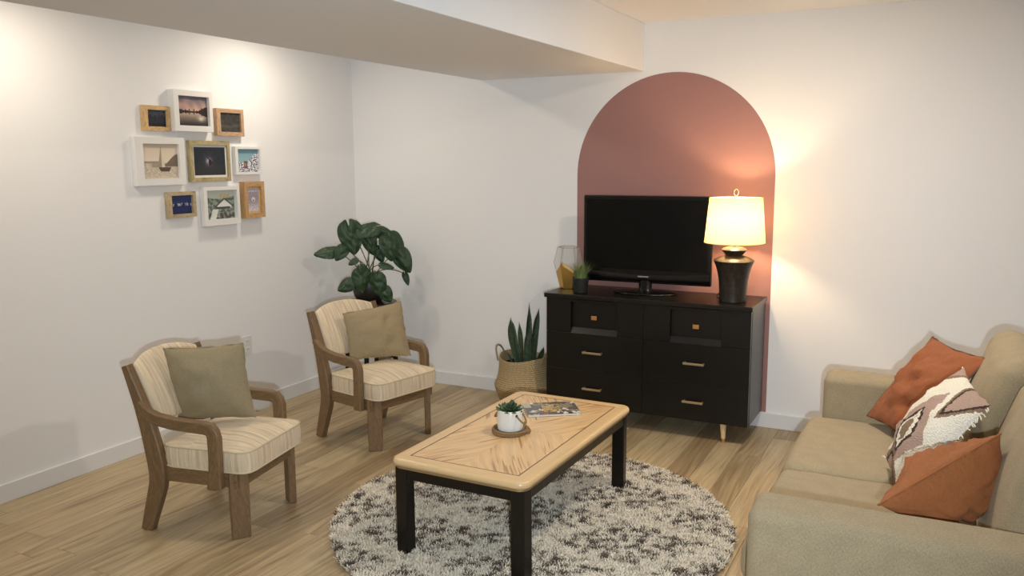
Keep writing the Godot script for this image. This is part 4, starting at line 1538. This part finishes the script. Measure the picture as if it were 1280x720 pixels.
func build_sofa_group() -> void:
	var fab: Material = mats.sofa_fabric
	# two-seater facing the armchairs; it runs along z
	var t := thing("sofa", "beige fabric two-seat sofa with low square arms", "sofa", Vector3(3.70, 0, 1.76))
	part(t, "base", boxed(Vector3(0.86, 0.17, 1.40), 0.02, at(0.045, 0.205, 0), 2), fab)
	for s in [-1.0, 1.0]:
		var a := part(t, "arm", soft(Vector3(0.885, 0.475, 0.16), 0.035, Vector3(0.0, 0.004, 0.004), 6), fab)
		a.position = Vector3(0.03, 0.3625, s * 0.781)
	for s in [-1.0, 1.0]:
		var q := part(t, "seat_cushion", soft(Vector3(0.66, 0.135, 0.688), 0.04, Vector3(0.012, 0.014, 0.0), 8), fab)
		q.position = Vector3(-0.130, 0.357, s * 0.348)
	var bk := part(t, "back_frame", soft(Vector3(0.17, 0.56, 1.40), 0.05, Vector3(0.01, 0.0, 0.0), 6), fab)
	bk.position = Vector3(0.39, 0.42, 0)
	for s in [-1.0, 1.0]:
		var q := part(t, "back_cushion", soft(Vector3(0.17, 0.46, 0.665), 0.06, Vector3(0.035, 0.02, 0.01), 8), fab)
		q.transform = Transform3D(Basis(Vector3.BACK, -0.27), Vector3(0.235 if s < 0 else 0.290, 0.635 if s < 0 else 0.612, s * 0.342))
	for p in [[-0.34, -0.76], [-0.34, 0.76], [0.42, -0.76], [0.42, 0.76]]:
		var b := MB.new()
		b.tube([Vector3(p[0], 0.128, p[1]), Vector3(p[0], 0.0, p[1])], [0.028, 0.020], 16)
		part(t, "leg", b.mesh(), mats.black_lacquer)

	cushion("throw_pillow", "terracotta throw pillow leaning beside the sofa arm next to the arch wall", [Vector3(3.695, 0.795, 1.015), Vector3(3.880, 0.800, 1.375), Vector3(3.660, 0.462, 1.470), Vector3(3.475, 0.462, 1.125)], 0.075, 0.03, mats.terracotta_cotton, 4, mats.dark_inlay, "", 32, 0.07, 0.014)
	var pt := cushion("throw_pillow", "cream tufted wool pillow with mauve and brown diamond pattern", [Vector3(3.800, 0.812, 1.600), Vector3(3.865, 0.795, 2.010), Vector3(3.645, 0.462, 2.050), Vector3(3.575, 0.470, 1.655)], 0.085, 0.03, mats.tufted_wool, 9, null, "", 28, 0.06, 0.008)
	# fringe at both ends
	var rng := RandomNumberGenerator.new()
	rng.seed = 14
	var o := pt.position
	var b := MB.new()
	for e in [[Vector3(3.865, 0.795, 2.010), Vector3(3.645, 0.462, 2.050), Vector3(0.01, 0.0, 0.03)], [Vector3(3.575, 0.470, 1.655), Vector3(3.800, 0.812, 1.600), Vector3(-0.02, 0.0, -0.025)]]:
		for k in 36:
			var w: float = (k + rng.randf()) / 36.0
			var p: Vector3 = (e[0] as Vector3).lerp(e[1], w) - o
			p -= p * 0.06 * sin(PI * w)
			var q: Vector3 = p + (e[2] as Vector3) * rng.randf_range(0.2, 0.7) + Vector3(rng.randf_range(-0.008, 0.008), rng.randf_range(-0.014, 0.004), rng.randf_range(-0.008, 0.008))
			b.tube([p, (p + q) / 2.0 + Vector3(0, 0.003, 0), q], 0.0022, 5)
	part(pt, "fringe", b.mesh(), mats.cream_fringe).set_meta("kind", "stuff")
	cushion("throw_pillow", "ochre terracotta throw pillow slumped between sofa arm and patterned pillow", [Vector3(3.610, 0.525, 2.240), Vector3(3.870, 0.680, 2.060), Vector3(3.885, 0.765, 2.195), Vector3(3.600, 0.600, 2.445)], 0.05, 0.14, mats.ochre_cotton, 17, mats.ochre_cotton, "", 32, 0.04, 0.013)


func build_chairs() -> void:
	var f1 := Vector2(0.98, -0.2).normalized()
	var s1 := Vector2(-f1.y, f1.x)
	var p1 := Vector2(0.821, 2.532) + f1 * 0.22 - s1 * 0.226
	armchair("oak armchair with striped cream cushions beside the wall outlet", Vector3(p1.x, 0, p1.y), f1)
	var f2 := Vector2(0.978, 0.21).normalized()
	var s2 := Vector2(-f2.y, f2.x)
	var p2 := Vector2(0.678, 1.261) + f2 * 0.22 - s2 * 0.226
	armchair("oak armchair with striped cream cushions in front of the monstera", Vector3(p2.x, 0, p2.y), f2)
	cushion("chair_pillow", "olive linen pillow on the armchair beside the wall outlet", [Vector3(0.812, 0.744, 2.388), Vector3(1.052, 0.748, 2.176), Vector3(1.085, 0.419, 2.157), Vector3(0.815, 0.413, 2.335)], 0.085, 0.035, mats.olive_linen, 3, mats.olive_linen, "", 24, 0.05, 0.007)
	cushion("chair_pillow", "tan linen pillow on the armchair in front of the monstera", [Vector3(0.775, 0.686, 1.150), Vector3(0.925, 0.712, 0.805), Vector3(1.047, 0.422, 0.895), Vector3(0.808, 0.424, 1.140)], 0.06, 0.045, mats.tan_linen, 6, mats.tan_linen, "", 24, 0.05, 0.007)


func build_corner_plant() -> void:
	var c := Vector3(0.40, 0, 0.40)
	var st := thing("plant_stand", "round black plant stand in the room corner behind the armchair", "plant stand", c)
	var b := MB.new()
	b.lathe([Vector2(0.001, 0.594), Vector2(0.168, 0.594), Vector2(0.174, 0.598), Vector2(0.176, 0.606), Vector2(0.173, 0.613), Vector2(0.166, 0.616), Vector2(0.001, 0.616)], 48)
	part(st, "table_top", b.mesh(), mats.black_lacquer)
	for k in 4:
		var a := PI / 4 + PI / 2 * k + 0.35
		b = MB.new()
		b.bar([Vector3(cos(a) * 0.150, 0.595, sin(a) * 0.150), Vector3(cos(a) * 0.165, 0.0, sin(a) * 0.165)], 0.014, Vector3(-sin(a), 0, cos(a)), 0.014, 0.003)
		part(st, "leg", b.mesh(), mats.black_lacquer)
	b = MB.new()
	var hoop := []
	for k in 49:
		hoop.append(Vector3(cos(TAU * k / 48.0) * 0.152, 0.22, sin(TAU * k / 48.0) * 0.152))
	b.tube(hoop, 0.007, 8, false)
	part(st, "stretcher_ring", b.mesh(), mats.black_lacquer)

	var pl := thing("potted_monstera", "leafy monstera in a round dark pot in the room corner", "plant", Vector3(0.40, 0.6165, 0.40))
	b = MB.new()
	b.lathe([Vector2(0.001, 0.0), Vector2(0.070, 0.0), Vector2(0.082, 0.008), Vector2(0.100, 0.04), Vector2(0.111, 0.085), Vector2(0.108, 0.130), Vector2(0.096, 0.165), Vector2(0.094, 0.172), Vector2(0.088, 0.173), Vector2(0.086, 0.16)], 48)
	part(pl, "pot", b.mesh(), mats.dark_pot)
	b = MB.new()
	b.lathe([Vector2(0.089, 0.155), Vector2(0.001, 0.160)], 32)
	part(pl, "soil", b.mesh(), mats.potting_soil)
	# leaves: across (towards the arch wall), height above the floor, width, length, direction of the tip (degrees, 0 right, -90 down), depth towards the room, tilt of the face up
	var r := Vector3(0.79932, 0, -0.60091)
	var nrm := Vector3(0.60091, 0, 0.79932)
	var leaves := [
		[-0.104, 1.035, 0.165, 0.185, -80, 0.06, 0.1], [-0.018, 1.090, 0.120, 0.165, -160, 0.03, 1.0], [0.118, 1.050, 0.095, 0.145, -35, -0.03, 0.7], [0.015, 0.990, 0.10, 0.13, -75, 0.02, 0.1],
		[0.138, 0.968, 0.140, 0.155, -85, 0.05, 0.1], [0.222, 0.878, 0.125, 0.155, -62, 0.02, 0.15], [-0.265, 0.944, 0.090, 0.140, 190, 0.02, 0.6], [-0.177, 0.940, 0.088, 0.10, -125, 0.05, 0.2],
		[-0.150, 0.730, 0.095, 0.105, -150, 0.06, 0.3], [-0.051, 0.768, 0.115, 0.135, -85, 0.13, 0.1], [0.055, 0.735, 0.115, 0.140, -80, 0.13, 0.0], [0.105, 0.672, 0.095, 0.100, -60, 0.12, 0.1],
		[0.241, 0.752, 0.045, 0.080, -75, -0.02, 0.2], [-0.100, 0.885, 0.045, 0.060, -150, 0.08, 0.4], [0.113, 0.856, 0.055, 0.085, -15, 0.09, 0.9], [0.072, 0.915, 0.075, 0.100, -70, -0.04, 0.2], [-0.036, 0.830, 0.07, 0.075, -60, 0.05, 0.9], [0.185, 1.000, 0.10, 0.12, -50, -0.06, 0.3]]
	for k in leaves.size():
		var d: Array = leaves[k]
		var cen: Vector3 = r * d[0] + nrm * d[5] + Vector3.UP * (d[1] - 0.6165)
		var an := deg_to_rad(d[4])
		var tip := (r * cos(an) + Vector3.UP * sin(an)).normalized()
		var face: Vector3 = (nrm + Vector3.UP * d[6] + r * 0.15 * sin(k * 2.3)).normalized()
		tip = (tip - face * tip.dot(face)).normalized()
		var base: Vector3 = cen - tip * d[3] * 0.42
		var x := (-tip).cross(face)
		var lf := part(pl, "leaf", heart_leaf(d[3], d[2], 0.22, 0.12, k + 2), mats.monstera_leaf)
		lf.transform = Transform3D(Basis(x, -tip, face), base)
		b = MB.new()
		var root := Vector3(cos(k * 2.4) * 0.028, 0.155, sin(k * 2.4) * 0.028)
		var pts := []
		for j in 9:
			var w := j / 8.0
			var mid := root.lerp(base, 0.5) + Vector3.UP * 0.05 * (1.0 if d[1] > 0.8 else 1.6)
			pts.append(root.lerp(mid, w).lerp(mid.lerp(base - face * 0.004, w), w))
		b.tube(pts, 0.0032, 6)
		part(pl, "stem", b.mesh(), mats.plant_stem)


func build_basket() -> void:
	var c := Vector3(1.443, 0, 0.222)
	var bk := thing("belly_basket", "woven seagrass belly basket with loop handles beside the dresser", "basket", c)
	var wob := func(p: Vector3, a: float) -> Vector3:
		var k: float = 1.0 + 0.012 * sin(a * TAU * 2.0 + 1.0)
		var dip: float = 0.012 * smoothstep(0.2, 0.31, p.y) * cos(a * TAU * 2.0 + 0.5)
		return Vector3(p.x * k, p.y + dip, p.z * k)
	var b := MB.new()
	b.lathe([Vector2(0.001, 0.001), Vector2(0.128, 0.001), Vector2(0.14, 0.006), Vector2(0.154, 0.03), Vector2(0.171, 0.07), Vector2(0.185, 0.11), Vector2(0.1905, 0.135), Vector2(0.1905, 0.135), Vector2(0.188, 0.148), Vector2(0.178, 0.170), Vector2(0.168, 0.20), Vector2(0.162, 0.24), Vector2(0.160, 0.28), Vector2(0.1605, 0.315), Vector2(0.158, 0.320), Vector2(0.154, 0.318), Vector2(0.152, 0.28), Vector2(0.155, 0.22)], 64, Vector3.ZERO, wob)
	part(bk, "woven_body", b.mesh(), mats.seagrass)
	for s in [-1.0, 1.0]:
		# loops stand at both ends, along the wall
		b = MB.new()
		var d := Vector3(s, 0, 0.12).normalized()
		var e := Vector3(-d.z, 0, d.x)
		var pts := []
		for k in 19:
			var a := PI * k / 18.0
			pts.append(d * (0.158 + 0.026 * sin(a)) + e * cos(a) * 0.062 + Vector3(0, 0.29 + 0.085 * pow(sin(a), 0.7), 0))
		b.tube(pts, 0.0052, 8)
		part(bk, "handle", b.mesh(), mats.seagrass)
	var sn := thing("snake_plant", "snake plant with upright mottled leaves in the belly basket", "plant", Vector3(c.x, 0.205, c.z))
	b = MB.new()
	b.lathe([Vector2(0.001, 0.0), Vector2(0.105, 0.0), Vector2(0.128, 0.06), Vector2(0.130, 0.072), Vector2(0.122, 0.072), Vector2(0.120, 0.058)], 40)
	part(sn, "nursery_pot", b.mesh(), mats.black_pot)
	b = MB.new()
	b.lathe([Vector2(0.121, 0.058), Vector2(0.001, 0.060)], 32)
	part(sn, "soil", b.mesh(), mats.potting_soil)
	# x and y of base, middle and tip, half width, depth of base and tip from the middle, twist
	for d in [[1.420, 1.368, 0.425, 1.372, 0.570, 0.022, 0.02, 0.05, 0.1], [1.463, 1.464, 0.46, 1.467, 0.655, 0.022, 0.0, -0.01, 0.5], [1.440, 1.437, 0.415, 1.426, 0.543, 0.020, 0.04, 0.05, -0.2], [1.503, 1.516, 0.48, 1.540, 0.628, 0.022, 0.01, 0.0, 0.3], [1.520, 1.533, 0.395, 1.553, 0.470, 0.011, 0.03, 0.06, 0.0], [1.385, 1.350, 0.445, 1.323, 0.523, 0.011, -0.03, -0.05, 0.4], [1.540, 1.567, 0.34, 1.596, 0.400, 0.019, 0.03, 0.05, 0.5], [1.430, 1.405, 0.34, 1.390, 0.405, 0.022, 0.05, 0.07, -0.1], [1.385, 1.360, 0.325, 1.332, 0.342, 0.009, 0.05, 0.07, 0.0], [1.480, 1.478, 0.40, 1.486, 0.50, 0.021, 0.05, 0.04, 0.2], [1.495, 1.505, 0.36, 1.512, 0.425, 0.016, 0.06, 0.07, -0.3]]:
		var p0 := Vector3(d[0] - c.x, 0.050, d[6])
		var p1 := Vector3(d[1] - c.x, d[2] - 0.205, (d[6] + d[7]) / 2.0)
		var p2 := Vector3(d[3] - c.x, d[4] - 0.205, d[7])
		# the middle point lies on the curve
		var ctl := p1 * 2.0 - (p0 + p2) / 2.0
		b = MB.new()
		for side in 2:
			b.grid(8, 18, func(u, v):
				var p := p0.lerp(ctl, v).lerp(ctl.lerp(p2, v), v)
				var x: float = (u - 0.5) * 2.0
				var w: float = d[5] * (0.72 + 0.5 * sin(PI * minf(v * 0.95, 1.0)) * 0.6) * (1.0 - pow(v, 5.0)) * (1.0 if v < 0.75 else lerpf(1.0, 0.35, (v - 0.75) / 0.25))
				var tw: float = d[8] + 0.5 * v
				var sx := Vector3(cos(tw), 0, -sin(tw)) * 0.92
				var nn := Vector3(sin(tw), 0, cos(tw))
				return [p + sx * x * w + nn * (0.35 * w * x * x + (0.0016 if side == 0 else -0.0016) * (1.0 - x * x)), Vector2(u, v * (d[4] - 0.2) * 2.0)], side == 1)
		part(sn, "leaf", b.mesh(), mats.snake_leaf)


func build_pictures() -> void:
	var W: Material = mats.white_frame
	picture_frame(0, [1.756, 1.581, 1.682, 1.812], [1.723, 1.604, 1.705, 1.790], 0.020, mats.tan_frame, "small tan wood frame with a dark blue mountain photo", null, 0.002)
	picture_frame(1, [1.578, 1.312, 1.684, 1.902], [1.545, 1.335, 1.716, 1.872], 0.048, W, "deep white box frame with a sunset lake photo", null, 0.010)
	picture_frame(2, [1.270, 1.063, 1.666, 1.820], [1.240, 1.085, 1.690, 1.797], 0.030, mats.rosy_frame, "small rosy wood frame with a dark charcoal photo", null, 0.003)
	picture_frame(3, [1.825, 1.508, 1.400, 1.650], [1.775, 1.548, 1.436, 1.615], 0.030, W, "wide white frame with a sepia sailing boat photo", null, 0.006)
	picture_frame(4, [1.472, 1.182, 1.411, 1.637], [1.450, 1.200, 1.435, 1.614], 0.028, mats.champagne_frame, "champagne metal frame with a dark photo of a glowing figure", mats.white_mat_board, 0.002)
	picture_frame(5, [1.140, 0.930, 1.446, 1.608], [1.118, 0.944, 1.461, 1.594], 0.026, W, "small white frame with a blue sky snowy trees photo", null, 0.008)
	picture_frame(6, [1.639, 1.447, 1.223, 1.361], [1.611, 1.470, 1.242, 1.342], 0.026, mats.gilt_frame, "small gilt frame with a deep blue photo", null, 0.006)
	picture_frame(7, [1.398, 1.130, 1.163, 1.382], [1.374, 1.152, 1.197, 1.361], 0.034, W, "white frame with a grey green village house photo", null, 0.018)
	picture_frame(8, [1.098, 0.935, 1.189, 1.403], [1.072, 0.962, 1.217, 1.375], 0.042, mats.brown_frame, "upright brown wood frame with a pale winter photo", mats.tan_frame, 0.004)


func build_outlet() -> void:
	var t := thing("wall_outlet", "white double wall outlet low on the wall behind the armchair", "outlet", Vector3(0.0, 0.42, 1.106))
	part(t, "cover_plate", boxed(Vector3(0.006, 0.118, 0.074), 0.002, at(0.0032, 0, 0)), mats.white_plastic)
	for s in [-1.0, 1.0]:
		var r := part(t, "socket_face", boxed(Vector3(0.003, 0.034, 0.034), 0.001, at(0.0072, s * 0.024, 0)), mats.white_plastic)
		for z in [-0.006, 0.006]:
			part(r, "slot", boxed(Vector3(0.001, 0.009, 0.0022), 0.0, at(0.0088, s * 0.024 + 0.003, z)), mats.slot_black)
